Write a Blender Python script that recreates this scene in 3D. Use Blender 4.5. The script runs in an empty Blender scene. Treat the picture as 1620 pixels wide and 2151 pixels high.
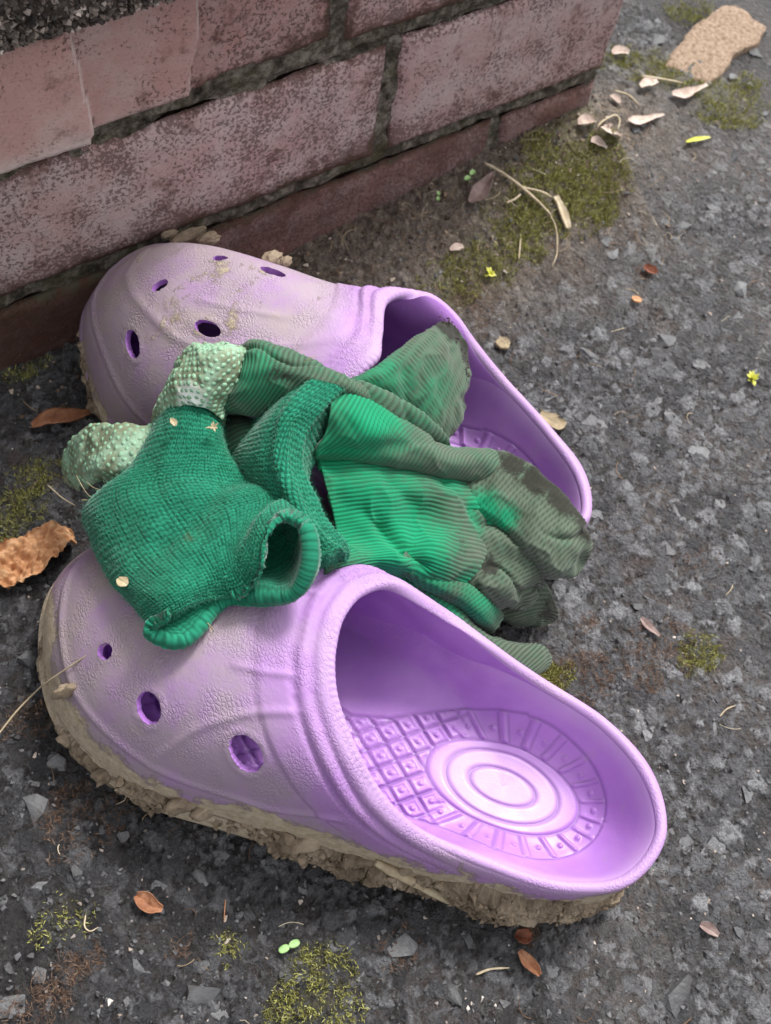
import bpy, math
import numpy as np
from mathutils import Matrix

# ------------------------------------------------------------------ camera, sky, sun, exposure
scene = bpy.context.scene
C = scene.collection
F_PX, PW, PH = 2400.0, 1620.0, 2151.0
CAM = np.array([0.0, 0.0, 480.0])                      # millimetres; the camera stands 48 cm above the ground
_x = np.array([5590.0, -2900.0, F_PX]); _x /= np.linalg.norm(_x)
_d = np.array([-330.0, 1345.0, F_PX]); _d /= np.linalg.norm(_d)
_d -= _x * (_x @ _d); _d /= np.linalg.norm(_d)
_z = -_d; _y = np.cross(_z, _x)
RW = np.stack([_x, _y, _z])                            # rows: world axes seen in camera space
cam_data = bpy.data.cameras.new('camera')
cam = bpy.data.objects.new('camera', cam_data); C.objects.link(cam)
cam_data.sensor_fit = 'VERTICAL'; cam_data.sensor_height = 36.0; cam_data.sensor_width = 36.0
cam_data.lens = 36.0 * F_PX / PH
cam_data.clip_start = 0.02; cam_data.clip_end = 400.0
cam_data.dof.use_dof = True; cam_data.dof.focus_distance = 0.455; cam_data.dof.aperture_fstop = 17.0
r_, u_, b_ = RW @ np.array([1., 0, 0]), -(RW @ np.array([0, 1., 0])), -(RW @ np.array([0, 0, 1.]))
cam.matrix_world = Matrix([[r_[0], u_[0], b_[0], 0], [r_[1], u_[1], b_[1], 0], [r_[2], u_[2], b_[2], .48], [0, 0, 0, 1]])
scene.camera = cam

SUN_EL, SUN_AZ = math.radians(58), math.radians(22)    # azimuth measured from +X (along the wall) towards +Y
sun_dir = np.array([math.cos(SUN_EL) * math.cos(SUN_AZ), math.cos(SUN_EL) * math.sin(SUN_AZ), math.sin(SUN_EL)])
world = bpy.data.worlds.new('World'); scene.world = world; world.use_nodes = True
wn = world.node_tree; wn.nodes.clear()
sky = wn.nodes.new('ShaderNodeTexSky'); sky.sky_type = 'NISHITA'; sky.sun_disc = False
sky.sun_elevation = SUN_EL; sky.sun_rotation = math.pi / 2 - SUN_AZ; sky.dust_density = 4.0; sky.air_density = 1.0; sky.ozone_density = 1.0
hs = wn.nodes.new('ShaderNodeHueSaturation'); hs.inputs['Saturation'].default_value = 0.10
bg = wn.nodes.new('ShaderNodeBackground'); bg.inputs['Strength'].default_value = 0.115
wo = wn.nodes.new('ShaderNodeOutputWorld')
wn.links.new(sky.outputs[0], hs.inputs['Color']); wn.links.new(hs.outputs[0], bg.inputs[0]); wn.links.new(bg.outputs[0], wo.inputs[0])
sun_data = bpy.data.lights.new('sun', 'SUN'); sun_data.energy = 1.5; sun_data.angle = math.radians(12); sun_data.color = (1.0, 0.965, 0.92)
sun = bpy.data.objects.new('sun', sun_data); C.objects.link(sun)
from mathutils import Vector
sun.rotation_euler = Vector(sun_dir).to_track_quat('Z', 'Y').to_euler()
vs = scene.view_settings
scene.display_settings.display_device = 'sRGB'
vs.view_transform = 'Standard'; vs.look = 'None'; vs.gamma = 1.0; vs.use_curve_mapping = False
vs.exposure = 1.2

rng = np.random.default_rng(11)
YW = 353.0                                             # the wall face, mm
CORNER = 444.0                                         # its right-hand end, mm

# ------------------------------------------------------------------ helpers
def ray(px, py):
    return RW @ np.array([px - PW / 2, py - PH / 2, F_PX])

def at(px, py, z):
    d = ray(px, py); return CAM + d * ((z - CAM[2]) / d[2])

def grid_at(rows):
    return np.array([[at(*p) for p in r] for r in rows])

def _h(ix, iy, iz, seed):
    h = (ix.astype(np.int64) * 374761393 + iy.astype(np.int64) * 668265263 + iz.astype(np.int64) * 2147483647 + seed * 1274126177) & 0xffffffff
    h = ((h ^ (h >> 13)) * 1274126177) & 0xffffffff
    h = ((h ^ (h >> 16)) * 2246822519) & 0xffffffff
    return ((h ^ (h >> 15)) & 0xffffff) / float(0x1000000)

def vnoise(P, size, seed=0):
    P = np.asarray(P, float) / size
    i = np.floor(P).astype(np.int64); f = P - i; f = f * f * (3 - 2 * f)
    o = 0
    three = P.shape[-1] == 3
    z0 = i[..., 2] if three else np.zeros_like(i[..., 0])
    for a in (0, 1):
        wa = f[..., 0] if a else 1 - f[..., 0]
        for b in (0, 1):
            wb = f[..., 1] if b else 1 - f[..., 1]
            if three:
                for c in (0, 1):
                    wc = f[..., 2] if c else 1 - f[..., 2]
                    o = o + wa * wb * wc * _h(i[..., 0] + a, i[..., 1] + b, z0 + c, seed)
            else:
                o = o + wa * wb * _h(i[..., 0] + a, i[..., 1] + b, z0, seed)
    return o * 2 - 1

def fbm(P, size, octv=4, seed=0, gain=.5):
    o = 0; a = 1.0; t = 0
    for k in range(octv):
        o = o + a * vnoise(P, size / 2 ** k, seed + 17 * k); t += a; a *= gain
    return o / t

def worley(P, size, seed=0, facets=False):
    P = np.asarray(P, float) / size
    i = np.floor(P).astype(np.int64)
    f1 = np.full(P.shape[:-1], 9.); f2 = f1.copy(); idv = np.zeros(P.shape[:-1]); z = np.zeros_like(i[..., 0]); tilt = np.zeros(P.shape[:-1])
    for a in (-1, 0, 1):
        for b in (-1, 0, 1):
            cx, cy = i[..., 0] + a, i[..., 1] + b
            ex, ey = P[..., 0] - (cx + .1 + .8 * _h(cx, cy, z, seed)), P[..., 1] - (cy + .1 + .8 * _h(cx, cy, z, seed + 5))
            d = np.hypot(ex, ey); n = d < f1
            if facets: tilt = np.where(n, ex * (_h(cx, cy, z, seed + 31) - .5) + ey * (_h(cx, cy, z, seed + 37) - .5), tilt)
            f2 = np.where(n, f1, np.minimum(f2, d)); idv = np.where(n, _h(cx, cy, z, seed + 9), idv); f1 = np.where(n, d, f1)
    return (f1, f2, idv, tilt) if facets else (f1, f2, idv)

def sstep(a, b, x):
    t = np.clip((x - a) / (b - a), 0, 1); return t * t * (3 - 2 * t)

def gauss(x, c, s):
    return np.exp(-((x - c) / s) ** 2)

def catmull(P, n, axis=0):
    P = np.moveaxis(np.asarray(P, float), axis, 0); K = len(P)
    E = np.concatenate([[2 * P[0] - P[1]], P, [2 * P[-1] - P[-2]]])
    t = np.linspace(0, K - 1, n); i = np.minimum(t.astype(int), K - 2); f = (t - i).reshape((-1,) + (1,) * (P.ndim - 1))
    a, b, c, d = E[i], E[i + 1], E[i + 2], E[i + 3]
    o = .5 * (2 * b + (c - a) * f + (2 * a - 5 * b + 4 * c - d) * f * f + (-a + 3 * b - 3 * c + d) * f ** 3)
    return np.moveaxis(o, 0, axis)

def periodic(P, n, axis=0):
    P = np.moveaxis(np.asarray(P, float), axis, 0); K = len(P)
    t = np.linspace(0, K, n, endpoint=False); i = t.astype(int); f = (t - i).reshape((-1,) + (1,) * (P.ndim - 1))
    a, b, c, d = [P[(i + k) % K] for k in (-1, 0, 1, 2)]
    o = .5 * (2 * b + (c - a) * f + (2 * a - 5 * b + 4 * c - d) * f * f + (-a + 3 * b - 3 * c + d) * f ** 3)
    return np.moveaxis(o, 0, axis)

def grid_faces(m, n, wrap_n=False, flip=False, off=0):
    I, J = np.meshgrid(np.arange(m - 1), np.arange(n if wrap_n else n - 1), indexing='ij')
    J2 = (J + 1) % n
    q = np.stack([I * n + J, I * n + J2, (I + 1) * n + J2, (I + 1) * n + J], -1).reshape(-1, 4) + off
    return q[:, ::-1] if flip else q

def normals(G, wrap=False):
    du = np.gradient(G, axis=0)
    if wrap:
        dv = (np.roll(G, -1, 1) - np.roll(G, 1, 1)) * .5
    else:
        dv = np.gradient(G, axis=1)
    n = np.cross(du, dv); return n / np.maximum(np.linalg.norm(n, axis=-1, keepdims=True), 1e-9)

def poly_dist(P, line):
    line = np.asarray(line, float); best = np.full(P.shape[:-1], 1e9)
    for a, b in zip(line[:-1], line[1:]):
        d = b - a; t = np.clip(((P - a) @ d) / (d @ d), 0, 1)
        best = np.minimum(best, np.linalg.norm(P - (a + t[..., None] * d), axis=-1))
    return best

def mesh_data(name, V, F, mat=None, attrs=None, smooth=True):
    V = np.asarray(V, np.float32).reshape(-1, 3) * .001
    me = bpy.data.meshes.new(name)
    if isinstance(F, (list, tuple)) and len(F) and isinstance(F[0], np.ndarray) and F[0].ndim == 2:
        blocks = F
    else:
        blocks = [np.asarray(F)]
    loops = np.concatenate([b.ravel() for b in blocks]).astype(np.int32)
    tot = np.concatenate([np.full(len(b), b.shape[1], np.int32) for b in blocks])
    start = np.concatenate([[0], np.cumsum(tot)[:-1]]).astype(np.int32)
    me.vertices.add(len(V)); me.vertices.foreach_set('co', V.ravel())
    me.loops.add(len(loops)); me.loops.foreach_set('vertex_index', loops)
    me.polygons.add(len(tot)); me.polygons.foreach_set('loop_start', start); me.polygons.foreach_set('loop_total', tot)
    me.polygons.foreach_set('use_smooth', np.full(len(tot), bool(smooth)))
    me.update(calc_edges=True)
    for k, a in (attrs or {}).items():
        a = np.asarray(a, np.float32)
        if a.ndim == 2 and a.shape[1] == 3:
            at_ = me.attributes.new(k, 'FLOAT_VECTOR', 'POINT'); at_.data.foreach_set('vector', a.ravel())
        else:
            at_ = me.attributes.new(k, 'FLOAT', 'POINT'); at_.data.foreach_set('value', a.ravel())
    if mat: me.materials.append(mat)
    return me

def link(name, me, parent=None):
    o = bpy.data.objects.new(name, me); C.objects.link(o)
    if parent: o.parent = parent
    return o

def obj(name, V, F, mat=None, parent=None, attrs=None, smooth=True, base=None):
    V = np.asarray(V, float).reshape(-1, 3)
    if base is not None: V = V - np.asarray(base, float)
    o = link(name, mesh_data(name, V, F, mat, attrs, smooth), parent)
    if base is not None and parent is None: o.location = np.asarray(base) * .001
    return o

def tag(o, label=None, cat=None, group=None, kind=None):
    if label: o['label'] = label
    if cat: o['category'] = cat
    if group: o['group'] = group
    if kind: o['kind'] = kind
    return o

def thing(name, base, label, cat, group=None):
    o = bpy.data.objects.new(name, None); C.objects.link(o); o.empty_display_size = .01
    o.location = np.asarray(base, float) * .001
    return tag(o, label, cat, group)

class Mat:
    def __init__(self, name, rough=.7, spec=.35):
        self.m = bpy.data.materials.new(name); self.m.use_nodes = True; self.t = self.m.node_tree
        self.b = self.t.nodes['Principled BSDF']; self.b.inputs['Roughness'].default_value = rough
        self.b.inputs['Specular IOR Level'].default_value = spec
        self._co = None
    def n(self, t): return self.t.nodes.new(t)
    def l(self, a, b): self.t.links.new(a, b)
    def put(self, v, sock):
        if isinstance(v, (int, float)): sock.default_value = v
        elif isinstance(v, tuple): sock.default_value = v if len(v) == len(sock.default_value) else v + (1.0,)
        else: self.l(v, sock)
    @property
    def co(self):
        if self._co is None: self._co = self.n('ShaderNodeTexCoord').outputs['Object']
        return self._co
    def attr(self, name, vec=False):
        a = self.n('ShaderNodeAttribute'); a.attribute_name = name; return a.outputs['Vector' if vec else 'Fac']
    def noise(self, size, detail=4, rough=.55, vec=None, dist=0.):
        x = self.n('ShaderNodeTexNoise'); x.inputs['Scale'].default_value = 1000. / size
        x.inputs['Detail'].default_value = detail; x.inputs['Roughness'].default_value = rough; x.inputs['Distortion'].default_value = dist
        self.l(vec if vec is not None else self.co, x.inputs['Vector']); return x.outputs['Fac']
    def voro(self, size, feature='F1', out='Distance', vec=None, rnd=1.0):
        x = self.n('ShaderNodeTexVoronoi'); x.feature = feature; x.inputs['Scale'].default_value = 1000. / size
        x.inputs['Randomness'].default_value = rnd
        self.l(vec if vec is not None else self.co, x.inputs['Vector']); return x.outputs[out]
    def math(self, op, a, b=0., clamp=False):
        x = self.n('ShaderNodeMath'); x.operation = op; x.use_clamp = clamp
        self.put(a, x.inputs[0]); self.put(b, x.inputs[1]); return x.outputs[0]
    def map(self, v, a, b, c=0., d=1., smooth=True):
        x = self.n('ShaderNodeMapRange'); x.interpolation_type = 'SMOOTHSTEP' if smooth else 'LINEAR'
        self.put(v, x.inputs[0])
        for i, k in enumerate((a, b, c, d)): self.put(k, x.inputs[i + 1])
        return x.outputs[0]
    def mix(self, f, a, b, blend='MIX'):
        x = self.n('ShaderNodeMix'); x.data_type = 'RGBA'; x.blend_type = blend
        self.put(f, x.inputs['Factor']); self.put(a, x.inputs[6]); self.put(b, x.inputs[7]); return x.outputs[2]
    def ramp(self, v, stops):
        x = self.n('ShaderNodeValToRGB'); e = x.color_ramp.elements
        while len(e) < len(stops): e.new(.5)
        for k, (p, c) in zip(e, stops): k.position = p; k.color = tuple(c) + (1.0,) if len(c) == 3 else c
        self.l(v, x.inputs[0]); return x.outputs[0]
    def rand(self):
        return self.n('ShaderNodeObjectInfo').outputs['Random']
    def bump(self, h, strength=.5, dist=.3, prev=None):
        x = self.n('ShaderNodeBump'); x.inputs['Strength'].default_value = strength; x.inputs['Distance'].default_value = dist * .001
        self.l(h, x.inputs['Height'])
        if prev is not None: self.l(prev, x.inputs['Normal'])
        return x.outputs[0]
    def done(self, color, rough=None, normal=None, spec=None):
        self.put(color, self.b.inputs['Base Color'])
        if rough is not None: self.put(rough, self.b.inputs['Roughness'])
        if spec is not None: self.put(spec, self.b.inputs['Specular IOR Level'])
        if normal is not None: self.l(normal, self.b.inputs['Normal'])
        return self.m

# ------------------------------------------------------------------ materials
def mat_ground():
    k = Mat('worn_asphalt')
    n1 = k.noise(7, 6, .7); n2 = k.noise(55, 4); n3 = k.noise(1.6, 3, .6)
    tar = k.ramp(n1, [(.3, (.019, .017, .017)), (.5, (.052, .046, .045)), (.7, (.12, .105, .102))])
    dust = k.mix(k.math('MULTIPLY', k.map(n2, .42, .66), .5), tar, (.19, .155, .14))
    stone = k.ramp(k.math('ADD', k.attr('chip_id'), k.math('MULTIPLY', k.math('SUBTRACT', k.noise(2.4, 5, .75), .5), .9)), [(0., (.034, .035, .038)), (.35, (.082, .085, .094)), (.7, (.158, .163, .176)), (1., (.31, .316, .332))])
    c = k.mix(k.math('MULTIPLY', k.attr('chip'), k.map(k.noise(3.6, 5, .7), .3, .6, .25, .95)), dust, stone)
    c = k.mix(k.map(k.noise(34, 5, .6), .60, .72, 0, .5), c, (.085, .05, .036))
    soil = k.ramp(k.noise(5, 6, .7), [(.3, (.07, .052, .038)), (.5, (.19, .145, .108)), (.68, (.36, .29, .23))])
    c = k.mix(k.attr('soil'), c, soil)
    c = k.mix(k.math('MULTIPLY', k.attr('moss'), k.map(k.noise(4, 5, .6), .38, .62, 0, .8)), c, (.16, .15, .055))
    c = k.mix(k.math('MULTIPLY', k.attr('ground_shade'), .62), c, k.mix(1.0, c, (.30, .29, .31), 'MULTIPLY'))  # shade of the left foreground, multiplied into the asphalt colour
    sp = k.map(k.voro(2.6), .0, .13, 1., 0.)
    c = k.mix(k.math('MULTIPLY', sp, k.map(k.noise(7, 2), .62, .7)), c, (.42, .36, .32))
    vec = k.n('ShaderNodeVectorMath'); vec.operation = 'ADD'; nz = k.n('ShaderNodeTexNoise'); nz.inputs['Scale'].default_value = 420.; nz.inputs['Detail'].default_value = 3
    k.l(k.co, nz.inputs['Vector']); sc_ = k.n('ShaderNodeVectorMath'); sc_.operation = 'SCALE'; sc_.inputs['Scale'].default_value = .0024; k.l(nz.outputs['Color'], sc_.inputs[0])
    k.l(k.co, vec.inputs[0]); k.l(sc_.outputs[0], vec.inputs[1]); wc = vec.outputs[0]
    gr1 = k.voro(2.3, vec=wc); gr2 = k.voro(1.2, vec=wc)
    c = k.mix(k.math('MULTIPLY', k.map(k.noise(1.4, 4, .7), .5, .68), .6), c, (.028, .025, .024))
    hgt = k.math('SUBTRACT', k.math('MULTIPLY', k.noise(3.0, 6, .7), 2.2), k.math('ADD', k.math('MULTIPLY', gr1, .9), k.math('MULTIPLY', gr2, .45)))
    b = k.bump(k.noise(.8, 4, .7), 1.0, .5)
    b = k.bump(hgt, 1.0, 2.0, b)
    r = k.math('SUBTRACT', k.map(k.noise(6, 5, .6), .3, .7, .30, .68), k.math('MULTIPLY', k.attr('ground_shade'), .1))
    return k.done(c, r, b, .55)

def mat_stone(name, lo, mid, hi):
    k = Mat(name)
    c = k.ramp(k.math('ADD', k.math('MULTIPLY', k.rand(), .75), k.math('MULTIPLY', k.noise(5, 5, .7), .3)), [(.1, lo), (.5, mid), (.95, hi)])
    c = k.mix(k.map(k.noise(9, 5, .65), .5, .68, 0, .75), c, (.07, .06, .055))
    c = k.mix(k.map(k.noise(1.2, 4, .7), .5, .7, 0, .5), c, (.045, .042, .04))
    b = k.bump(k.noise(1.0, 5, .7), 1.0, .6)
    b = k.bump(k.noise(3.6, 5, .68), 1.0, 2.6, b)
    return k.done(c, .55, b, .42)

def mat_brick(name, base, pale, grime):
    k = Mat(name)
    c = k.mix(k.map(k.noise(30, 6, .65), .38, .64), base, pale)
    c = k.mix(k.map(k.math('ADD', k.noise(19, 6, .7), k.math('MULTIPLY', k.attr('grime'), .16)), .56, .72, 0, .7), c, (.13, .055, .042))
    c = k.mix(k.math('MULTIPLY', k.rand(), .2), c, (.27, .14, .12))
    c = k.mix(k.map(k.noise(6, 6, .72), .5, .85, 0, .35), c, (.46, .37, .36))
    sc = k.math('ADD', k.noise(1.9, 5, .72, dist=.2), k.math('MULTIPLY', k.math('SUBTRACT', k.noise(24, 5, .6), .5), .5))
    sc = k.math('ADD', sc, k.math('MULTIPLY', k.attr('grime'), .17))
    spots = k.map(sc, .595 - grime, .685 - grime)
    c = k.mix(k.math('MULTIPLY', spots, .72), c, (.10, .055, .048))
    fs = k.map(k.noise(1.3, 4, .7), .55, .68)
    c = k.mix(k.math('MULTIPLY', fs, .4), c, (.12, .07, .06))
    gm = k.math('ADD', k.attr('grime'), k.math('MULTIPLY', k.noise(9, 6, .72), .9))
    c = k.mix(k.map(gm, .98, 1.25, 0, .85), c, (.085, .045, .03))
    c = k.mix(k.math('MULTIPLY', k.map(gm, 1.1, 1.35, 0, 1), k.map(k.noise(12, 4), .45, .6)), c, (.075, .068, .045))
    c = k.mix(k.math('MULTIPLY', k.map(k.voro(3.2), .0, .1, 1, 0), k.map(k.noise(9, 2), .58, .68)), c, (.6, .55, .52))
    c = k.mix(k.math('MULTIPLY', k.attr('pale_edge'), k.map(k.noise(2.5, 5, .7), .3, .6, .4, 1.)), c, (.66, .54, .51))
    c = k.mix(k.math('MULTIPLY', k.attr('split'), .85), c, (.05, .03, .026))
    b = k.bump(k.math('SUBTRACT', k.noise(1.8, 6, .72), k.math('MULTIPLY', spots, .3)), .9, .9)
    return k.done(c, .85, b, .22)

def mat_plain_noise(name, stops, size=4, rough=.85, bump=.8, bsize=1.2, bdist=.5, spec=.25):
    k = Mat(name)
    c = k.ramp(k.noise(size, 6, .65), stops)
    return k.done(c, rough, k.bump(k.noise(bsize, 5, .65), bump, bdist), spec)

def mat_clog(name, dusty, tint):
    k = Mat(name)
    dust = k.attr('dust'); inner = k.attr('inner')
    n = k.noise(30, 5, .6)
    purple = k.mix(k.map(n, .3, .7), (.335, .14, .48), (.39, .185, .525))
    d = k.math('MULTIPLY', dust, k.map(k.noise(20, 6, .68), .25, .62, .5, 1.0), True)
    mp = k.n('ShaderNodeMapping'); mp.inputs['Scale'].default_value = (1.2, .75, .8); k.l(k.co, mp.inputs[0])
    wv = k.voro(1.55, 'DISTANCE_TO_EDGE', vec=mp.outputs[0])
    wv2 = k.noise(2.2, 3, .5, vec=mp.outputs[0], dist=1.2)
    g = k.math('ADD', k.math('MULTIPLY', k.map(wv, 0., .22), k.map(k.noise(16, 3), .38, .6)), k.math('MULTIPLY', wv2, .9))
    purple = k.mix(k.attr('rim'), purple, (.56, .41, .62))  # rim highlight put in as a paler lilac
    c = k.mix(k.math('MULTIPLY', d, dusty), purple, tint)
    c = k.mix(k.math('MULTIPLY', k.math('MULTIPLY', k.map(k.noise(44, 5, .6), .5, .7), d), .5), c, (.40, .335, .305))
    c = k.mix(k.math('MULTIPLY', k.math('MULTIPLY', k.attr('toe'), d), k.map(k.noise(26, 6, .7), .3, .65, .2, .8)), c, (.345, .29, .275))
    film = k.attr('mud')
    mn = k.math('ADD', film, k.math('MULTIPLY', k.math('SUBTRACT', k.noise(19, 8, .72), .5), 2.1))
    mudc = k.mix(k.map(k.noise(4, 5, .7), .3, .7), (.38, .305, .215), (.56, .475, .36))
    mf = k.map(mn, .42, .62)
    c = k.mix(mf, c, mudc)
    c = k.mix(k.math('MULTIPLY', k.map(k.voro(9), .0, .07, 1, 0), k.map(k.noise(21, 2), .6, .66)), c, (.1, .07, .07))
    gs = k.math('MULTIPLY', g, k.math('SUBTRACT', 1.0, k.math('MULTIPLY', inner, .7)))
    b = k.bump(gs, .6, .33)
    b = k.bump(k.noise(.8, 3), .3, .15, b)
    b = k.bump(k.math('MULTIPLY', mf, k.noise(3, 6, .7)), .8, 1.6, b)
    r = k.math('ADD', k.map(inner, 0, 1, .60, .42), k.math('MULTIPLY', mf, .3))
    return k.done(c, r, b, .36)

def mat_footbed():
    k = Mat('footbed_purple')
    n = k.noise(26, 5, .6)
    c = k.mix(k.map(n, .3, .7), (.355, .16, .50), (.415, .21, .545))
    c = k.mix(k.math('MULTIPLY', k.attr('worn_shine'), .5), c, (.60, .44, .65))  # heel pad and edge highlight painted as a paler colour
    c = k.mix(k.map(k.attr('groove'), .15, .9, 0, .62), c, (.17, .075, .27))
    c = k.mix(k.math('MULTIPLY', k.map(k.noise(9, 6, .7), .56, .72), .28), c, (.36, .28, .34))
    mp = k.voro(1.7, 'DISTANCE_TO_EDGE')
    b = k.bump(k.noise(1.0, 4, .6), .4, .25)
    b = k.bump(k.math('MULTIPLY', k.map(mp, 0, .2), k.attr('grain')), .5, .25, b)
    r = k.map(k.noise(12, 3), .3, .7, .34, .48)
    return k.done(c, r, b, .5)

def mat_twill():
    k = Mat('green_cotton_twill')
    dirt = k.attr('dirt')
    clean = k.mix(k.noise(14, 4), (.010, .32, .145), (.010, .19, .09))
    dn = k.math('ADD', dirt, k.math('ADD', k.math('MULTIPLY', k.math('SUBTRACT', k.noise(15, 8, .75), .5), 1.0), k.math('MULTIPLY', k.math('SUBTRACT', k.noise(2.6, 4, .7), .5), .55)), True)
    d1 = k.mix(k.map(dn, .12, .72, smooth=False), clean, (.05, .155, .09))
    d2 = k.mix(k.map(dn, .55, 1.1), d1, (.112, .135, .10))
    d2 = k.mix(k.map(k.math('ADD', k.attr('soil_crease'), k.math('MULTIPLY', k.math('SUBTRACT', k.noise(4, 7, .75), .5), 1.3)), .3, .6, 0, .95), d2, (.026, .022, .019))
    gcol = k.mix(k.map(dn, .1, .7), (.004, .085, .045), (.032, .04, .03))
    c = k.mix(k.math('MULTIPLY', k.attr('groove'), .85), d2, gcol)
    c = k.mix(k.map(k.math('MULTIPLY', k.map(k.voro(3.4), 0, .16, 1, 0), k.math('ADD', dn, k.noise(8, 2))), .95, 1.1), c, (.022, .02, .018))
    b = k.bump(k.noise(.7, 4, .6), .5, .2)
    k.b.inputs['Sheen Weight'].default_value = .15; k.b.inputs['Sheen Roughness'].default_value = .5
    return k.done(c, .95, b, .1)

def mat_knit():
    k = Mat('green_knit_wool')
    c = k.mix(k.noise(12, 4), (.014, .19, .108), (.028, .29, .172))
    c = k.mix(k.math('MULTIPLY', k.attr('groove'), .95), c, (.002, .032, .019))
    c = k.mix(k.map(k.noise(.5, 3), .6, .75, 0, .3), c, (.09, .42, .28))
    c = k.mix(k.math('MULTIPLY', k.attr('dirt'), k.map(k.noise(5, 4), .4, .6)), c, (.06, .06, .03))
    b = k.bump(k.noise(.45, 3), .6, .25)
    k.b.inputs['Sheen Weight'].default_value = .3; k.b.inputs['Sheen Roughness'].default_value = .4
    return k.done(c, .95, b, .1)

def mat_leaf(name, a, b_, c_):
    k = Mat(name)
    c = k.ramp(k.noise(7, 5, .65), [(.28, a), (.5, b_), (.72, c_)])
    k.b.inputs['Subsurface Weight'].default_value = .0
    return k.done(c, .65, k.bump(k.noise(1.2, 4), .5, .25), .3)

def mat_blades(name, stops):
    k = Mat(name)
    return k.done(k.ramp(k.attr('tone'), stops), .8, None, .2)

GROUND = mat_ground()
STONE = mat_stone('bluish_grey_stone', (.045, .045, .048), (.085, .086, .091), (.155, .156, .161))
TAN = mat_plain_noise('tan_sandstone', [(.3, (.10, .065, .045)), (.48, (.27, .19, .135)), (.72, (.40, .31, .235))], 2.6, .9, 1., 1.5, .8)
BRICK_TOP = mat_brick('pink_red_brick', (.58, .345, .32), (.63, .45, .42), .0)
BRICK_LOW = mat_brick('purplish_brick', (.47, .31, .30), (.52, .405, .395), .045)
BRICK_RED = mat_brick('dark_red_brick', (.21, .115, .10), (.28, .195, .185), .06)
BRICK_DARK = mat_brick('very_dark_brick', (.085, .035, .028), (.13, .075, .065), .08)  # darkest brick, at the left of the bottom course
k = Mat('mossy_mortar')
_c = k.ramp(k.noise(6, 6, .7), [(.32, (.025, .02, .015)), (.48, (.115, .1, .078)), (.64, (.31, .275, .23))])
_c = k.mix(k.map(k.noise(20, 5, .6), .5, .66, 0, .5), _c, (.085, .085, .035))
MORTAR = k.done(_c, .92, k.bump(k.noise(4., 5, .7), 1., 2.5, k.bump(k.noise(1.4, 6, .7), 1., 1.2)), .15)
DASH = mat_plain_noise('dark_pebbledash', [(.3, (.018, .014, .012)), (.55, (.075, .058, .05)), (.75, (.2, .165, .15))], 4)
k = Mat('dash_pebbles')
PEBBLE = k.done(k.ramp(k.attr('tone'), [(0., (.02, .016, .014)), (.55, (.09, .07, .06)), (.85, (.25, .2, .17)), (1., (.5, .42, .38))]), .55, k.bump(k.noise(1., 4), .4, .3), .45)
CLOG_NEAR = mat_clog('lilac_rubber', .95, (.325, .25, .315))
CLOG_FAR = mat_clog('dusty_lilac_rubber', .97, (.35, .28, .325))
FOOTBED = mat_footbed()
MUD = mat_plain_noise('dried_mud', [(.3, (.13, .10, .072)), (.5, (.27, .21, .152)), (.72, (.44, .36, .27))], 22, .9, .9, 1.8, .9, .12)
TWILL = mat_twill(); KNIT = mat_knit()
k = Mat('mint_rubber_dots')
DOTS = k.done(k.mix(k.map(k.noise(9, 4), .35, .6, .15, .9), (.22, .50, .33), (.24, .27, .17)), .45, None, .5)
k = Mat('dotted_palm_cloth')
_c = k.mix(k.map(k.noise(11, 5, .6), .3, .62), (.33, .52, .38), (.19, .22, .14))
_c = k.mix(k.attr('white'), _c, (.88, .92, .86))
PALM = k.done(_c, .9, k.bump(k.noise(1., 4, .6), .6, .4), .15)
LEAF_OR = mat_leaf('orange_dead_leaf', (.30, .12, .05), (.52, .28, .14), (.64, .41, .24))
LEAF_BR = mat_leaf('brown_dead_leaf', (.15, .055, .03), (.30, .135, .07), (.42, .22, .13))
LEAF_PALE = mat_leaf('pale_dry_petal', (.36, .26, .21), (.55, .44, .38), (.68, .6, .54))
LEAF_OLIVE = mat_leaf('olive_dry_leaf', (.16, .12, .07), (.30, .24, .15), (.40, .33, .22))
LEAF_GREY = mat_leaf('grey_brown_leaf', (.14, .09, .08), (.23, .165, .15), (.32, .25, .23))
LEAF_RUST = mat_leaf('rust_red_scrap', (.10, .03, .02), (.20, .07, .04), (.3, .13, .08))
STRAW = mat_leaf('pale_straw', (.28, .22, .14), (.45, .37, .25), (.58, .5, .37))
GREEN = mat_leaf('seedling_green', (.20, .36, .12), (.34, .52, .22), (.45, .62, .32))
YELLOW = mat_leaf('yellow_bloom', (.42, .42, .05), (.62, .62, .12), (.75, .74, .3))
SPECK = mat_leaf('cream_seed', (.22, .17, .09), (.38, .31, .19), (.52, .45, .31))
CRUMB = mat_plain_noise('dark_soil_crumbs', [(.3, (.02, .015, .013)), (.6, (.06, .045, .04)), (.8, (.12, .09, .08))], 2)
MOSS_G = mat_blades('green_moss', [(0., (.10, .085, .035)), (.4, (.24, .235, .07)), (.75, (.38, .385, .12)), (1., (.52, .5, .24))])
MOSS_R = mat_blades('rusty_moss', [(0., (.045, .027, .02)), (.5, (.115, .068, .046)), (1., (.25, .165, .11))])
FUZZ = mat_blades('wool_fuzz', [(0., (.012, .20, .11)), (1., (.10, .44, .29))])

# ------------------------------------------------------------------ ground
def ground_base(P):
    x, y = P[..., 0], P[..., 1]
    # soil has gathered against the wall foot, thicker towards the corner and past it
    near_wall = np.where(x < CORNER, sstep(YW - 85, YW - 4, y), np.exp(-((y - YW) / 45.) ** 2) * np.exp(-np.clip(x - CORNER, 0, None) / 60.))
    z = near_wall * (4 + 24 * sstep(200, 430, x)) * np.where(x < CORNER, 1, .8)
    return z + 2.0 * fbm(P, 90, 3, 3)

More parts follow.
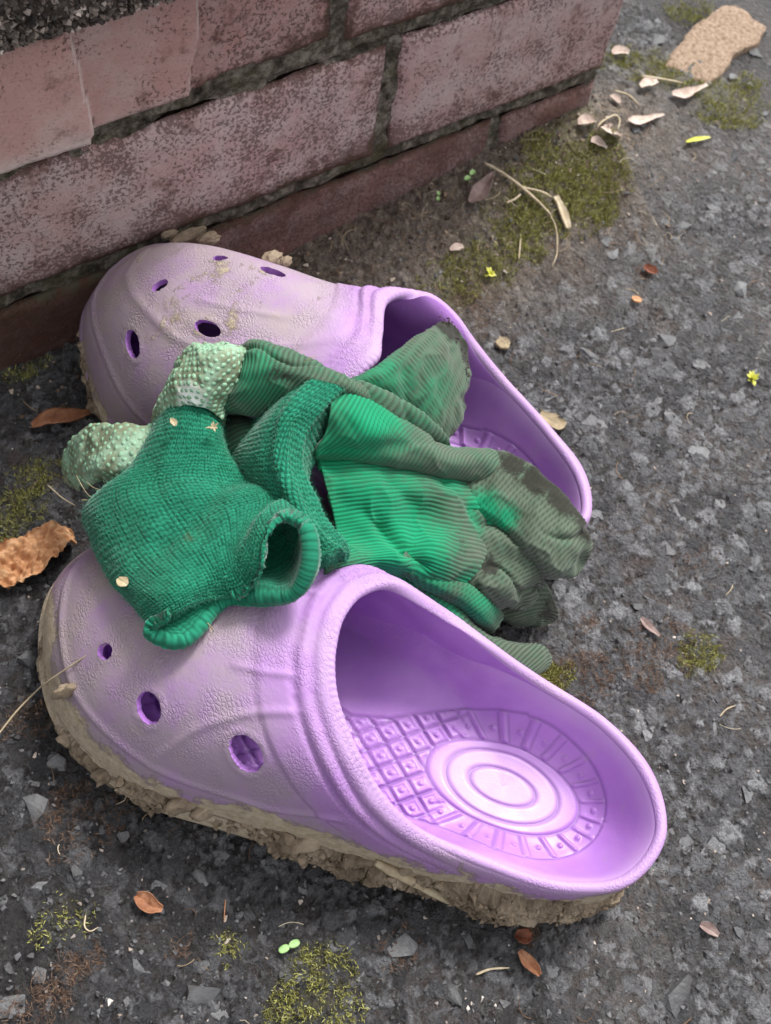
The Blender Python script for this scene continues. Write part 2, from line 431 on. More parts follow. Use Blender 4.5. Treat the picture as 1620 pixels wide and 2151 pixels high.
def ground_z(P):
    P = np.asarray(P, float)
    z = ground_base(P)
    W = P + 1.5 * np.stack([vnoise(P, 4.5, 41), vnoise(P, 4.5, 42)], -1) + .5 * np.stack([vnoise(P, 1.6, 43), vnoise(P, 1.6, 44)], -1)
    f1, f2, idv, t1 = worley(W, 9.0, 21, True); g1, g2, idw, t2 = worley(W, 5.0, 22, True); h1, h2, idx_, t3 = worley(W, 2.7, 23, True)
    edge = sstep(.03, .24, f2 - f1); edge2 = sstep(.03, .26, g2 - g1); edge3 = sstep(.03, .3, h2 - h1)
    grow = 1.2 * (.62 + .38 * sstep(-.3, .25, fbm(P, 80, 2, 15)))
    a1 = edge * (idv > .55); a2 = edge2 * (idw > .32) * (1 - .8 * a1); a3 = edge3 * (idx_ > .3) * (1 - .8 * np.maximum(a1, a2))
    z = z + grow * (a1 * (1.2 + 1.3 * (idv - .55) + 2.4 * t1) + a2 * (.8 + .6 * idw + 1.7 * t2) + a3 * (.35 + .45 * idx_ + .9 * t3))
    z = z + 1.2 * fbm(P, 17, 3, 5, .5) - .7 * np.abs(fbm(P, 7.5, 3, 6, .6)) - .35 * np.abs(vnoise(P, 2.2, 8)) + .25 * vnoise(P, 1.8, 9)
    c = np.maximum(np.maximum(a1, .9 * a2), .65 * a3) * (.45 + .55 * grow)
    return z, c, np.where(a1 > .5, idv * 2.2 - 1.2, np.where(a2 > .5, idw, idx_))

def axis_coords(a, b, step, far):
    core = np.arange(a, b, step)
    g = step * 1.35 ** np.arange(1, 42); g = np.cumsum(g); g = g[g < far]
    return np.concatenate([a - g[::-1], core, core[-1] + g])

gx = axis_coords(-25, 565, 1.08, 60000); gy = axis_coords(-115, 640, 1.08, 60000)
GP = np.stack(np.meshgrid(gx, gy, indexing='ij'), -1)
gz, chip, chip_id = ground_z(GP)
gx_, gy_ = GP[..., 0], GP[..., 1]
soil = np.where(gx_ < CORNER, sstep(YW - 120, YW - 30, gy_ + 26 * fbm(GP, 40, 3, 8)) * sstep(110, 230, gx_ + 20 * fbm(GP, 30, 2, 9)),
                np.exp(-((gy_ - YW + 5) / 40.) ** 2) * np.exp(-np.clip(gx_ - CORNER - 30, 0, None) / 50.))
MOSS_PATCHES = [  # px, py, radius px across, kind, blades
    (1200, 365, 120, 'g', 1500), (1080, 480, 85, 'g', 900), (1235, 400, 60, 'g', 300), (1530, 205, 85, 'g', 700), (1460, 20, 55, 'g', 260), (1010, 560, 70, 'g', 260),
    (1390, 150, 70, 'g', 300), (1290, 125, 50, 'g', 160), (1340, 260, 60, 'r', 200), (1290, 380, 45, 'r', 160), (1010, 640, 80, 'r', 420), (940, 600, 60, 'g', 220),
    (1220, 1425, 62, 'r', 420), (1170, 1418, 34, 'g', 260), (1395, 1370, 85, 'r', 520), (1470, 1370, 48, 'g', 220), (1235, 1310, 26, 'r', 90),
    (660, 2060, 72, 'g', 290), (600, 2130, 46, 'g', 110), (480, 1990, 38, 'g', 60), (130, 1930, 55, 'g', 90), (170, 2010, 40, 'r', 160), (70, 2110, 60, 'r', 240),
    (170, 1720, 85, 'r', 300), (60, 1500, 55, 'r', 180), (1300, 470, 60, 'r', 140), (1355, 570, 26, 'r', 90), (30, 1080, 60, 'g', 260), (40, 750, 60, 'g', 240), (75, 1000, 50, 'g', 160),
    (1110, 1960, 20, 'r', 70), (1180, 560, 50, 'r', 120), (950, 420, 60, 'r', 160), (720, 2130, 40, 'g', 90), (380, 1990, 24, 'r', 60), (1480, 1180, 40, 'r', 70), (840, 1990, 40, 'r', 70)]
moss = np.zeros(gx_.shape)
for px, py, rp, kd, nb in MOSS_PATCHES:
    c = at(px, py, 4); R = rp / F_PX * np.linalg.norm(c - CAM)
    if kd == 'g':
        moss = np.maximum(moss, sstep(1.25, .4, np.hypot(gx_ - c[0], gy_ - c[1]) / R) * min(1, nb / 300.))
far = (gx_ < -24) | (gx_ > 566) | (gy_ < -114) | (gy_ > 641)
gz = np.where(far, ground_base(GP) * .5, gz); chip = np.where(far, .35, chip); chip_id = np.where(far, .4, chip_id); soil = np.where(far, 0, soil); moss = np.where(far, 0, moss)
m_, n_ = gz.shape
ground_shade = sstep(60, -60, (gx_ - 90) + .25 * (gy_ - 60) + 60 * fbm(GP, 70, 3, 51))  # mask of the painted shade, stronger to the left and near the camera
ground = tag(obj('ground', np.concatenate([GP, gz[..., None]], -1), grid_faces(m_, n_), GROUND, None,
             {'chip': chip, 'chip_id': chip_id, 'soil': soil * .85, 'moss': moss, 'ground_shade': ground_shade}), kind='structure',
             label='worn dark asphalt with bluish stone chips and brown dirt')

def gz_at(x, y):
    return float(ground_z(np.array([[x, y]]))[0][0])

def on_ground(px, py, dz=0.):
    p = at(px, py, 3)
    for _ in range(3):
        p = at(px, py, ground_base(np.array([[p[0], p[1]]]))[0] + 1.5 + dz)
    return p

# ------------------------------------------------------------------ stones bedded in the asphalt (parts of the ground)
import bmesh
def stone_mesh(seed, flat=.45, n=15, name='stone', mat=None):
    r = np.random.default_rng(seed)
    d = r.normal(size=(n, 3)); d /= np.linalg.norm(d, axis=1)[:, None]
    d *= r.uniform(.82, 1.0, (n, 1)); d[:, 2] = np.clip(d[:, 2], -.6, .62) * flat / .62
    d[:, 0] *= r.uniform(.75, 1.35)
    bm = bmesh.new()
    for p in d: bm.verts.new(p)
    res = bmesh.ops.convex_hull(bm, input=bm.verts[:])
    bmesh.ops.delete(bm, geom=[g for g in res['geom_interior'] if isinstance(g, bmesh.types.BMVert)], context='VERTS')
    bmesh.ops.subdivide_edges(bm, edges=bm.edges[:], cuts=2, use_grid_fill=True)
    bmesh.ops.triangulate(bm, faces=bm.faces[:])
    co = np.array([v.co[:] for v in bm.verts]); nz = fbm(co * 10 + seed * 37., 6, 4, seed, .6)
    for v, k_ in zip(bm.verts, nz): v.co = v.co * (1 + .13 * k_) * .001
    me = bpy.data.meshes.new(name); bm.to_mesh(me); bm.free()
    me.polygons.foreach_set('use_smooth', np.ones(len(me.polygons), bool)); me.set_sharp_from_angle(angle=math.radians(24))
    me.materials.append(mat or STONE); return me

STONES = [stone_mesh(100 + i, .35 + .25 * (i % 4) / 3., 13 + i % 5) for i in range(24)]
def place_stone(px, py, rmm, rot=None, me=None, sink=.25, sz=None):
    p = on_ground(px, py); o = link('stone', me or STONES[rng.integers(len(STONES))], ground)
    o.location = np.array([p[0], p[1], p[2] - 1.7 + rmm * .5 * (.12 - sink)]) * .001
    o.rotation_euler = (rng.uniform(-.2, .2), rng.uniform(-.2, .2), rng.uniform(0, 6.28) if rot is None else rot)
    s = rmm; o.scale = (s, s * rng.uniform(.6, 1.), s * rng.uniform(.55, .9)) if sz is None else sz
    return o
for px, py, r in [(55, 1385, 8.5), (70, 1690, 10), (30, 1640, 4), (720, 2005, 10), (430, 2085, 11), (210, 1830, 5), (160, 1830, 5), (440, 2110, 6), (1240, 885, 8), (1290, 530, 7),
                  (1325, 520, 7), (1275, 500, 5), (1405, 1150, 6), (1480, 770, 6), (1240, 745, 7), (1420, 880, 8), (1470, 950, 7), (1310, 1740, 9), (1510, 1790, 9), (1430, 2090, 9),
                  (840, 1990, 9), (500, 1925, 5), (290, 2020, 6), (330, 1870, 6), (20, 2110, 7), (1430, 1075, 7), (1320, 1020, 6), (1250, 1080, 6), (1330, 620, 5), (1400, 710, 7),
                  (1560, 600, 8), (1500, 430, 7), (1540, 330, 7), (1440, 470, 7), (1220, 1160, 8), (1210, 1210, 6), (1300, 1440, 7), (1360, 1530, 6), (1590, 1180, 7), (1060, 600, 4),
                  (90, 1870, 7), (120, 1600, 6), (80, 940, 6), (1120, 770, 6), (1160, 830, 5), (1380, 80, 9), (1420, 130, 7), (1590, 110, 8), (1600, 240, 8), (960, 2090, 8)]:
    place_stone(px, py, r)
def free_spot(px, py):
    pts = [(60, 1130), (330, 480), (840, 560), (1300, 1080), (1430, 1700), (1300, 1960), (900, 1960), (60, 1500)]
    ins = False; j = len(pts) - 1
    for i in range(len(pts)):
        (xi, yi), (xj, yj) = pts[i], pts[j]
        if (yi > py) != (yj > py) and px < (xj - xi) * (py - yi) / (yj - yi) + xi: ins = not ins
        j = i
    return not ins
cnt = 0
while cnt < 235:
    px, py = rng.uniform(-10, 1640), rng.uniform(120, 2170)
    p = on_ground(px, py)
    if not free_spot(px, py) or (p[1] > YW - 30 and p[0] < CORNER + 5): continue
    if p[1] > YW - 110 and p[0] < 420 and rng.random() < .75: continue
    place_stone(px, py, rng.choice([2.6, 3.2, 3.8, 4.6, 5.6], p=[.3, .27, .22, .14, .07])); cnt += 1

def soup(name, pts, radii, mat, parent=None, tone=None, rots=True, flat=.6, nv=9):
    """many tiny angular grains joined into one mesh"""
    base = []
    for s in range(8):
        r = np.random.default_rng(500 + s)
        bm = bmesh.new(); d = r.normal(size=(nv, 3)); d /= np.linalg.norm(d, axis=1)[:, None]
        for q in d * r.uniform(.7, 1, (nv, 1)): bm.verts.new(q)
        res = bmesh.ops.convex_hull(bm, input=bm.verts[:]); bmesh.ops.delete(bm, geom=[g for g in res['geom_interior'] if isinstance(g, bmesh.types.BMVert)], context='VERTS')
        bm.verts.index_update(); base.append((np.array([v.co[:] for v in bm.verts]), np.array([[v.index for v in f.verts] for f in bm.faces]))); bm.free()
    V, F, T, off = [], [], [], 0
    for i, (p, r) in enumerate(zip(pts, radii)):
        bv, bf = base[rng.integers(8)]; a = rng.uniform(0, 6.28); c, s = math.cos(a), math.sin(a)
        v = bv * np.array([1, rng.uniform(.55, 1), flat]) * r
        v = np.stack([v[:, 0] * c - v[:, 1] * s, v[:, 0] * s + v[:, 1] * c, v[:, 2]], 1) + p
        V.append(v); F.append(bf + off); T.append(np.full(len(v), rng.random() if tone is None else tone[i])); off += len(v)
    return obj(name, np.concatenate(V), np.concatenate(F), mat, parent, {'tone': np.concatenate(T)}, smooth=False)
pts, rad = [], []
for _ in range(5200):
    px, py = rng.uniform(-20, 1650), rng.uniform(60, 2180)
    p = on_ground(px, py)
    if p[1] > YW - 12 and p[0] < CORNER: continue
    pts.append([p[0], p[1], gz_at(p[0], p[1]) + .1]); rad.append(rng.choice([.7, 1.0, 1.4, 1.9], p=[.35, .35, .2, .1]))
k = Mat('grit'); GRIT = k.done(k.ramp(k.attr('tone'), [(0., (.03, .028, .028)), (.6, (.075, .075, .08)), (.9, (.14, .14, .145)), (.97, (.3, .24, .2)), (1., (.55, .5, .46))]), .7, None, .35)
tag(soup('grit', pts, rad, GRIT, ground), kind='stuff')

# ------------------------------------------------------------------ brick wall
wall = thing('brick_wall', (250, YW, 0), 'weathered red brick wall with mossy mortar and spalled top course', 'wall')
WB = np.array([250, YW, 0.])
def brick(x0, x1, z0, z1, mat, seed, spall=False, grime=(0., 0.)):
    nx, nz = int((x1 - x0) / 1.5), int((z1 - z0) / 1.5)
    a = np.linspace(0, 1, nx); b = np.linspace(0, 1, nz)
    A, B = np.meshgrid(a, b, indexing='ij')
    X, Z = x0 + A * (x1 - x0), z0 + B * (z1 - z0)
    ex = np.minimum(X - x0, x1 - X); ez = np.minimum(Z - z0, z1 - Z)
    P3 = np.stack([X, Z, np.full_like(X, seed * 31.)], -1)
    wob = 1.5 * fbm(P3, 12, 4, seed)
    e = np.minimum(ex, ez) + wob
    y = 3.6 * np.exp(-np.clip(e, 0, None) / 1.7) + .9 * fbm(P3, 22, 5, seed + 3, .6) + .35 * fbm(P3, 3, 3, seed + 4)
    pit = sstep(.34, .6, fbm(P3, 5, 4, seed + 6)); y = y + 1.1 * pit
    X = X + (.9 * fbm(P3, 9, 4, seed + 7)) * np.exp(-ex / 4); Z = Z + (1.4 * fbm(P3, 11, 4, seed + 8)) * np.exp(-ez / 4)
    g = np.clip(grime[0] + (grime[1] - grime[0]) * A + .5 * np.exp(-np.minimum(ez, ex) / 4.) + .35 * sstep(.4, 0., B), 0, 1)
    if spall:   # the face has come off in layers: proudest and cleanest at the left, bottom edge broken away at the right
        s1 = sstep(-1.1, 1.1, 133.5 + 2.6 * fbm(P3, 14, 5, 91) - .10 * (Z - 150) - X)
        s2 = sstep(-1.1, 1.1, 186 + 2.0 * fbm(P3, 12, 5, 92) - 5 * sstep(165, 140, Z) - X)
        y = .5 * y + .6 - 3.4 * s1 - 3.0 * s2 + 1.0 * (4 * s1 * (1 - s1) + 4 * s2 * (1 - s2))
        bottom = z0 + 1 + np.where(X < 133, 0, np.where(X < 190, 5 + 3 * fbm(P3, 14, 4, 95), 7 + 2.5 * fbm(P3, 10, 4, 96)))
        lost = sstep(.0, 1.6, bottom - Z); y = y + 8 * lost
        g = np.clip(g - .55 * s1 - .35 * s2, 0, 1) + .6 * lost
        pale_edge = np.clip(1.0 * sstep(.03, .3, s1) * sstep(1.0, .85, s1) + sstep(.03, .3, s2) * sstep(1.0, .85, s2) + .75 * s1 * sstep(11, 2, Z - bottom) + .35 * s2 * sstep(5, 1, Z - bottom), 0, 1) * (1 - lost)  # paler along the layer steps and the bottom lip
        split = np.clip(gauss(s1, .04, .03) + gauss(s2, .04, .03), 0, 1) * (1 - lost)
    if not spall: pale_edge = np.zeros_like(X); split = np.zeros_like(X)
    ring = [np.stack([X, YW + y, Z], -1).reshape(-1, 3)]
    F = [grid_faces(nx, nz)]
    # returns of the brick into the wall
    idx = np.arange(nx * nz).reshape(nx, nz)
    loop = np.concatenate([idx[:, 0], idx[-1, 1:], idx[-2::-1, -1], idx[0, -2:0:-1]])
    V0 = ring[0][loop].copy(); V0[:, 1] = YW + 22; off = nx * nz; L = len(loop)
    j = np.arange(L); F.append(np.stack([loop[j], off + j, off + (j + 1) % L, loop[(j + 1) % L]], 1))
    ga = np.concatenate([g.ravel(), np.ones(L)])
    return obj('brick', np.concatenate([ring[0], V0]), F, mat, wall, {'grime': ga, 'pale_edge': np.concatenate([pale_edge.ravel(), np.zeros(L)]), 'split': np.concatenate([split.ravel(), np.zeros(L)])}, base=WB)
brick(36, 252, 129.5, 196, BRICK_TOP, 1, True, (.0, .45))
brick(260, CORNER, 131.5, 197, BRICK_LOW, 2, False, (.2, .2))
brick(67.5, 287, 53, 123, BRICK_LOW, 3, False, (.15, .3))
brick(295, CORNER, 53, 123, BRICK_LOW, 4, False, (.0, .15))
brick(-162, 58, 54, 121, BRICK_LOW, 5)
brick(-190, 26, 131, 196, BRICK_TOP, 6)
brick(-80, 144, -22, 45, BRICK_DARK, 7, False, (.75, .55))
brick(151, 368, -22, 45, BRICK_RED, 8, False, (.5, .3))
brick(375, CORNER, -22, 44, BRICK_RED, 9, False, (.1, .1))
brick(-300, -92, -22, 43, BRICK_RED, 10); brick(-390, -173, 54, 121, BRICK_LOW, 12)
mx = np.concatenate([np.arange(-400, 40, 6.), np.arange(40, CORNER - 2, 1.7)]); mz = np.arange(-25, 204, 1.7)
MX, MZ = np.meshgrid(mx, mz, indexing='ij'); P3 = np.stack([MX, MZ, np.zeros_like(MX)], -1)
crack = np.zeros_like(MX)
for zc in (52.5, 124.0, 44.):
    crack += gauss(MZ, zc + 1.6 * fbm(P3, 30, 4, 61), 1.0) * sstep(-.35, .1, fbm(P3, 60, 2, 62 + int(zc)))
my = YW + 2.6 + 2.8 * fbm(P3, 16, 5, 60, .6) + 4.5 * np.clip(crack, 0, 1)
obj('mortar', np.stack([MX, my, MZ], -1), grid_faces(len(mx), len(mz)), MORTAR, wall, base=WB)
def box(x0, x1, y0, y1, z0, z1):
    V = np.array([[x, y, z] for x in (x0, x1) for y in (y0, y1) for z in (z0, z1)], float)
    F = np.array([[0, 1, 3, 2], [4, 6, 7, 5], [0, 4, 5, 1], [2, 3, 7, 6], [0, 2, 6, 4], [1, 5, 7, 3]]); return V, F
V, F = box(-400, CORNER - 3, YW + 14, YW + 215, -40, 205); obj('wall_core', V, F, MORTAR, wall, smooth=False, base=WB)
# the rough cast plinth ledge over the top course, pebbles standing out of it
lx = np.concatenate([np.arange(-400, 50, 8.), np.arange(50, 214, 1.8)]); prof = [(14, 192.5), (6, 191), (-2, 190), (-7, 190), (-10, 191.5), (-11.5, 194), (-12, 198)] + [(-12, z) for z in np.arange(200, 330, 3.)] + [(200, 330)]
LP = np.array([[[x, YW + dy, z] for dy, z in prof] for x in lx])
nn = fbm(LP, 9, 5, 71, .6); LP[..., 1] -= 2.4 * nn * (LP[..., 1] < YW + 10); LP[..., 2] += 1.8 * fbm(LP, 13, 4, 72) * (LP[..., 2] < 320)
ledge = obj('plinth_ledge', LP, grid_faces(len(lx), len(prof)), DASH, wall, base=WB)
pts, rad = [], []
for _ in range(2600):
    x = rng.uniform(60, 212); z = 190.5 + abs(rng.normal(0, 22))
    pts.append([x, YW - 12 - rng.uniform(-1.0, 1.2) + (4 * (193 - z) / 3 if z < 193 else 0), z]); rad.append(rng.uniform(.8, 2.5))
peb = soup('pebbles', np.array(pts) - WB, rad, PEBBLE, ledge, flat=.85); tag(peb, kind='stuff')

# ------------------------------------------------------------------ the two clogs
T_NEAR = [[1.2, -3.4, 51.8, 0.0, -0.1, 5.3], [9.3, -25.8, 49.0, 9.3, -25.9, 3.9], [31.8, -36.7, 46.1, 32.5, -39.3, 3.8], [60.0, -39.4, 46.6, 62.6, -44.2, 5.4], [86.9, -39.2, 53.6, 91.8, -46.2, 6.8],
          [108.3, -34.2, 64.4, 124.7, -48.2, 7.7], [123.8, -24.9, 75.1, 162.4, -51.5, 8.1], [136.7, -12.6, 82.8, 205.9, -52.4, 7.9], [143.0, -2.8, 87.0, 246.9, -34.4, 10.1], [146.4, 7.7, 88.8, 269.8, 7.0, 13.1],
          [147.6, 20.7, 88.4, 260.1, 37.8, 10.7], [143.6, 34.6, 84.6, 225.8, 54.6, 7.9], [131.8, 45.0, 78.1, 181.6, 53.1, 7.4], [108.4, 46.1, 66.0, 138.3, 46.9, 7.2], [87.3, 42.8, 58.4, 99.8, 41.9, 7.2],
          [62.6, 38.6, 53.3, 63.7, 38.9, 7.3], [34.9, 32.8, 50.6, 33.8, 36.9, 7.1], [12.1, 18.5, 50.5, 9.9, 24.9, 6.5]]
T_FAR = [[2.2, 1.7, 49.0, 0.5, -0.1, 4.8], [11.8, -18.9, 45.1, 9.6, -25.8, 4.0], [34.4, -34.0, 44.4, 32.6, -38.8, 3.1], [62.7, -45.1, 49.6, 62.0, -42.4, 2.5], [90.5, -52.2, 61.2, 89.9, -42.1, 2.5],
         [113.6, -50.7, 75.4, 121.4, -40.9, 4.3], [123.0, -36.1, 85.0, 158.6, -41.8, 9.5], [117.1, -18.1, 89.0, 204.2, -47.4, 18.7], [112.9, -5.4, 93.4, 244.7, -35.0, 26.6], [116.3, 7.6, 93.0, 258.8, 0.6, 21.3],
         [121.0, 21.5, 89.6, 241.5, 29.7, 9.8], [122.6, 35.2, 83.0, 213.2, 49.3, 3.0], [119.6, 45.1, 77.4, 175.5, 51.0, -1.0], [102.8, 45.8, 65.7, 136.5, 46.6, 0.9], [87.7, 42.5, 58.1, 100.0, 42.2, 3.6],
         [62.7, 36.6, 52.0, 64.5, 36.5, 5.2], [34.9, 29.5, 48.0, 34.5, 30.5, 5.7], [12.3, 17.5, 48.0, 11.5, 18.5, 5.5]]
def rotm(ax, a):
    c, s = math.cos(a), math.sin(a); M = np.eye(3); i, j = [(1, 2), (2, 0), (0, 1)][ax]
    M[i, i] = c; M[j, j] = c; M[i, j] = -s; M[j, i] = s; return M

def footbed_relief(u, v, side_ring):
    """moulded pattern of the insole: three ovals under the heel, a ring of nubbed panels, a diamond field in front"""
    du, dv = u - 63., v
    z = np.zeros_like(u); groove = np.zeros_like(u); worn_shine = np.zeros_like(u)
    def oval(a, b): return np.sqrt((du / a) ** 2 + (dv / b) ** 2)
    sc = 1.0
    for a, b in ((14.3, 7.0), (24.2, 13.7), (33., 17.2)):
        q = (oval(a, b) - 1) * b; g = gauss(q, 0, .6); z -= .6 * g; groove = np.maximum(groove, .75 * g)
    worn_shine = sstep(1.1, .75, oval(30, 16.)) * .8  # bright sky reflection on the heel pad, painted in
    # outer limit of the pattern: round at the heel, drawn in towards the arch, widening again to the front
    half = np.where(u < 63, 27.5 * np.sqrt(np.clip(1 - ((63 - u) / 43.) ** 2, 0, 1)), 0)
    half_m = np.where(u >= 63, np.interp(u, [63, 75, 88, 101, 116, 131, 160, 185, 235], [28, 27.5, 25, 18.5, 10.5, 6.5, 14, 22, 10]), half)
    half_l = np.where(u >= 63, np.interp(u, [63, 80, 100, 130, 165, 195, 235], [27, 25, 25, 28, 33, 31, 14]), half)
    lim = np.where(v > 0, half_m, half_l); dist = lim - np.abs(v)
    inside = (dist > 0) & (u > 20) & (u < 232)
    dist = np.where(u < 63, np.minimum(dist, (1 - np.sqrt(((63 - u) / 43.) ** 2 + (v / 27.5) ** 2)) * 30), dist)
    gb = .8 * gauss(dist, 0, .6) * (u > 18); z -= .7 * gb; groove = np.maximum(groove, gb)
    ins = sstep(0, 1., dist)
    ring = ins * sstep(1.0, 1.06, oval(33., 17.2))
    # panels round the heel: slanted ribs
    ang = np.arctan2(dv / 22., du / 38.)
    ph = ang / (2 * math.pi) * 22 + .16 * np.sign(dv) * (oval(33., 17.2) - 1) * 2.2
    fr = np.abs(ph - np.round(ph)); heelz = sstep(93, 80, u)
    wid = np.maximum(np.hypot(du, dv), 8) * 2 * math.pi / 22
    rib = gauss(fr * wid, 0, .75)
    z += ring * heelz * (.55 * rib - .35 * (1 - rib)); groove = np.maximum(groove, ring * heelz * gauss(fr * wid, 1.2, .5) * .7)
    pc = (np.floor(ph) + .5); pa = (pc) / 22 * 2 * math.pi
    cu, cv = 63 + 38.5 * np.cos(pa), 22.3 * np.sin(pa)
    nub = sstep(1.25, .5, np.hypot(u - cu, v - cv)); z += .75 * nub * ring * heelz
    # diamonds
    fz = ring * (1 - heelz)
    a = (du * .80 + dv * .95) / 10.2; b = (du * .80 - dv * .95) / 10.2
    fa, fb = np.abs(a - np.round(a)) * 10.2, np.abs(b - np.round(b)) * 10.2
    gr = np.maximum(gauss(fa, 0, .8), gauss(fb, 0, .8)); edge = np.maximum(gauss(fa, 1.7, .6), gauss(fb, 1.7, .6))
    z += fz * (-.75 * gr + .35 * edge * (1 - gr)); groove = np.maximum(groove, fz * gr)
    ca, cb = np.abs(a - np.floor(a) - .5), np.abs(b - np.floor(b) - .5)
    z += fz * .6 * sstep(.17, .07, np.hypot(ca, cb))
    return z * 1.45, groove, worn_shine, ins

def clog(T, q, side, label, holes, ridges, mat, mud_fn, name='clog'):
    NP, NA = 540, 96
    T = np.array(T); K = len(T)
    O, S = periodic(T[:, :3], NP), periodic(T[:, 3:], NP)
    kk = np.arange(NP) / NP * K
    al = np.linspace(0, math.pi / 2, NA) ; nexp = 1.9
    r, h = np.sin(al) ** (2 / nexp), np.cos(al) ** (2 / nexp)
    G = np.empty((NA, NP, 3))
    G[..., :2] = O[None, :, :2] * (1 - r)[:, None, None] + S[None, :, :2] * r[:, None, None]
    G[..., 2] = S[None, :, 2] + (O[:, 2] - S[:, 2])[None] * h[:, None]
    N = normals(G, True)
    if N[NA // 2, int(NP * .1), 1] > 0: N = -N      # lateral wall must face outwards
    Wc = (sstep(3.1, 4.6, kk) * sstep(14.6, 13.2, kk))[None]
    tO = np.roll(O, -1, 0) - np.roll(O, 1, 0); nO = np.stack([tO[:, 1], -tO[:, 0], np.zeros(NP)], 1); nO /= np.linalg.norm(nO, axis=1)[:, None]
    if (nO[:, 1] * O[:, 1]).mean() < 0: nO = -nO
    N = N * Wc[..., None] + (nO[None] + np.array([0, 0, .08])) * (1 - Wc)[..., None]; N /= np.linalg.norm(N, axis=-1, keepdims=True)
    d = np.concatenate([np.zeros((1, NP)), np.cumsum(np.linalg.norm(np.diff(G, axis=0), axis=2), 0)])
    s_arc = np.concatenate([[0], np.cumsum(np.linalg.norm(np.diff(O, axis=0), axis=1))])
    Wc = (sstep(3.1, 4.6, kk) * sstep(14.6, 13.2, kk))[None]
    u, v, w = G[..., 0], G[..., 1], G[..., 2]
    disp = Wc * (1.5 * gauss(d, 9.8, 2.4) + 1.1 * gauss(d, 3.0, 2.6) - .8 * gauss(d, 6.5, .8) - 1.0 * gauss(d, 13.4, .9) + .7 * sstep(13.5, 15, d) * sstep(27.5, 25.8, d) - .3 * gauss(d, 27.8, .7))
    disp += Wc * .13 * np.sin(2 * math.pi * (s_arc[None] / 2.7 + d / 3.2)) * sstep(13, 11, d)
    welt = Wc * gauss(w, 43.5 + 10 * sstep(150, 118, u), 1.7) * sstep(116, 124, u)
    disp += .95 * welt - .4 * Wc * gauss(w, 40.3 + 10 * sstep(150, 118, u), 1.0) * sstep(116, 124, u)
    for line, amp, sg in ridges:
        dd = poly_dist(G[..., :2], line); disp += amp * gauss(dd, 0, sg) * (w > 40)
    disp += 1.6 * sstep(17, 9, w) * sstep(-.2, .1, kk[None] * 0 + 1) - .5 * gauss(w, 18, 1.2)
    lum = .55 * fbm(G, 30, 3, 31); disp += lum
    Gout = G + N * disp[..., None]
    for hu, hv, ha, hb, hang in holes:           # raised lip round every vent hole
        c, s = math.cos(hang), math.sin(hang); a_, b_ = (u - hu) * c + (v - hv) * s, -(u - hu) * s + (v - hv) * c
        qd = np.sqrt((a_ / ha) ** 2 + (b_ / hb) ** 2); Gout += N * (.35 * gauss(qd, 1.25, .12) * (w > 40))[..., None]
    th = 4.6
    th = (4.6 - 2.0 * sstep(8, 26, d) * Wc)[..., None]
    Gin = G - N * th + N * (lum * .6)[..., None]
    Gin[..., 2] = np.maximum(Gin[..., 2], 6)
    # rounded lip between the outside and the inside
    tan = G[0] - G[1]; tan /= np.linalg.norm(tan, axis=1)[:, None]
    tan = tan * Wc[0][:, None] + np.array([0, 0, 1.]) * (1 - Wc[0])[:, None]; tan /= np.linalg.norm(tan, axis=1)[:, None]; a0, a1 = Gout[0], Gin[0]
    lip = []
    for t in np.linspace(0, math.pi, 10)[1:-1]:
        lip.append((a0 + a1) / 2 + (a0 - a1) / 2 * math.cos(t) + tan * (np.linalg.norm(a0 - a1, axis=1) / 2 * math.sin(t))[:, None])
    lip = np.array(lip); NL = len(lip)
    V = np.concatenate([Gout[::-1].reshape(-1, 3), lip.reshape(-1, 3), Gin.reshape(-1, 3)]); rows = 2 * NA + NL
    flip = side < 0
    F = grid_faces(rows, NP, True, flip)
    ri = np.arange(rows); inner_row = np.clip((ri - NA + 2) / 6., 0, 1); inner_row = np.where(ri >= NA + NL, 1., np.where(ri < NA, 0, inner_row * .6))
    # holes: cut the same cells from the outside and the inside, snap to the ellipse, join
    VG = V.reshape(rows, NP, 3)
    extra = []
    keep = np.ones((rows - 1, NP), bool)
    uc = np.stack([u, np.roll(u, -1, 1)]).mean(0); vc = np.stack([v, np.roll(v, -1, 1)]).mean(0)
    uc = (uc[1:] + uc[:-1]) / 2; vc = (vc[1:] + vc[:-1]) / 2; wc = (w[1:] + w[:-1]) / 2
    for hi, (hu, hv, ha, hb, hang) in enumerate(holes):
        c, s = math.cos(hang), math.sin(hang)
        fe = lambda uu, vv: np.sqrt((((uu - hu) * c + (vv - hv) * s) / ha) ** 2 + ((-(uu - hu) * s + (vv - hv) * c) / hb) ** 2)
        cut = (fe(uc, vc) < 1) & (wc > 34)
        adj = np.zeros((NA, NP), int)
        for di in (0, 1):
            for dj in (0, 1): adj[di:NA - 1 + di] += np.roll(cut, dj, 1)
        bnd = (adj > 0) & (adj < 4)
        ii, jj = np.where(bnd); e = fe(u[ii, jj], v[ii, jj]); jag = 1 + .018 * rng.normal(size=len(ii))
        nu, nv = hu + (u[ii, jj] - hu) / e * jag, hv + (v[ii, jj] - hv) / e * jag
        for tgt, rowf in ((0, NA - 1 - ii), (1, NA + NL + ii)):
            VG[rowf, jj, 0] += nu - u[ii, jj]; VG[rowf, jj, 1] += nv - v[ii, jj]
        I, J = np.where(cut)
        keep[NA - 2 - I, J] = False; keep[NA + NL + I, J] = False
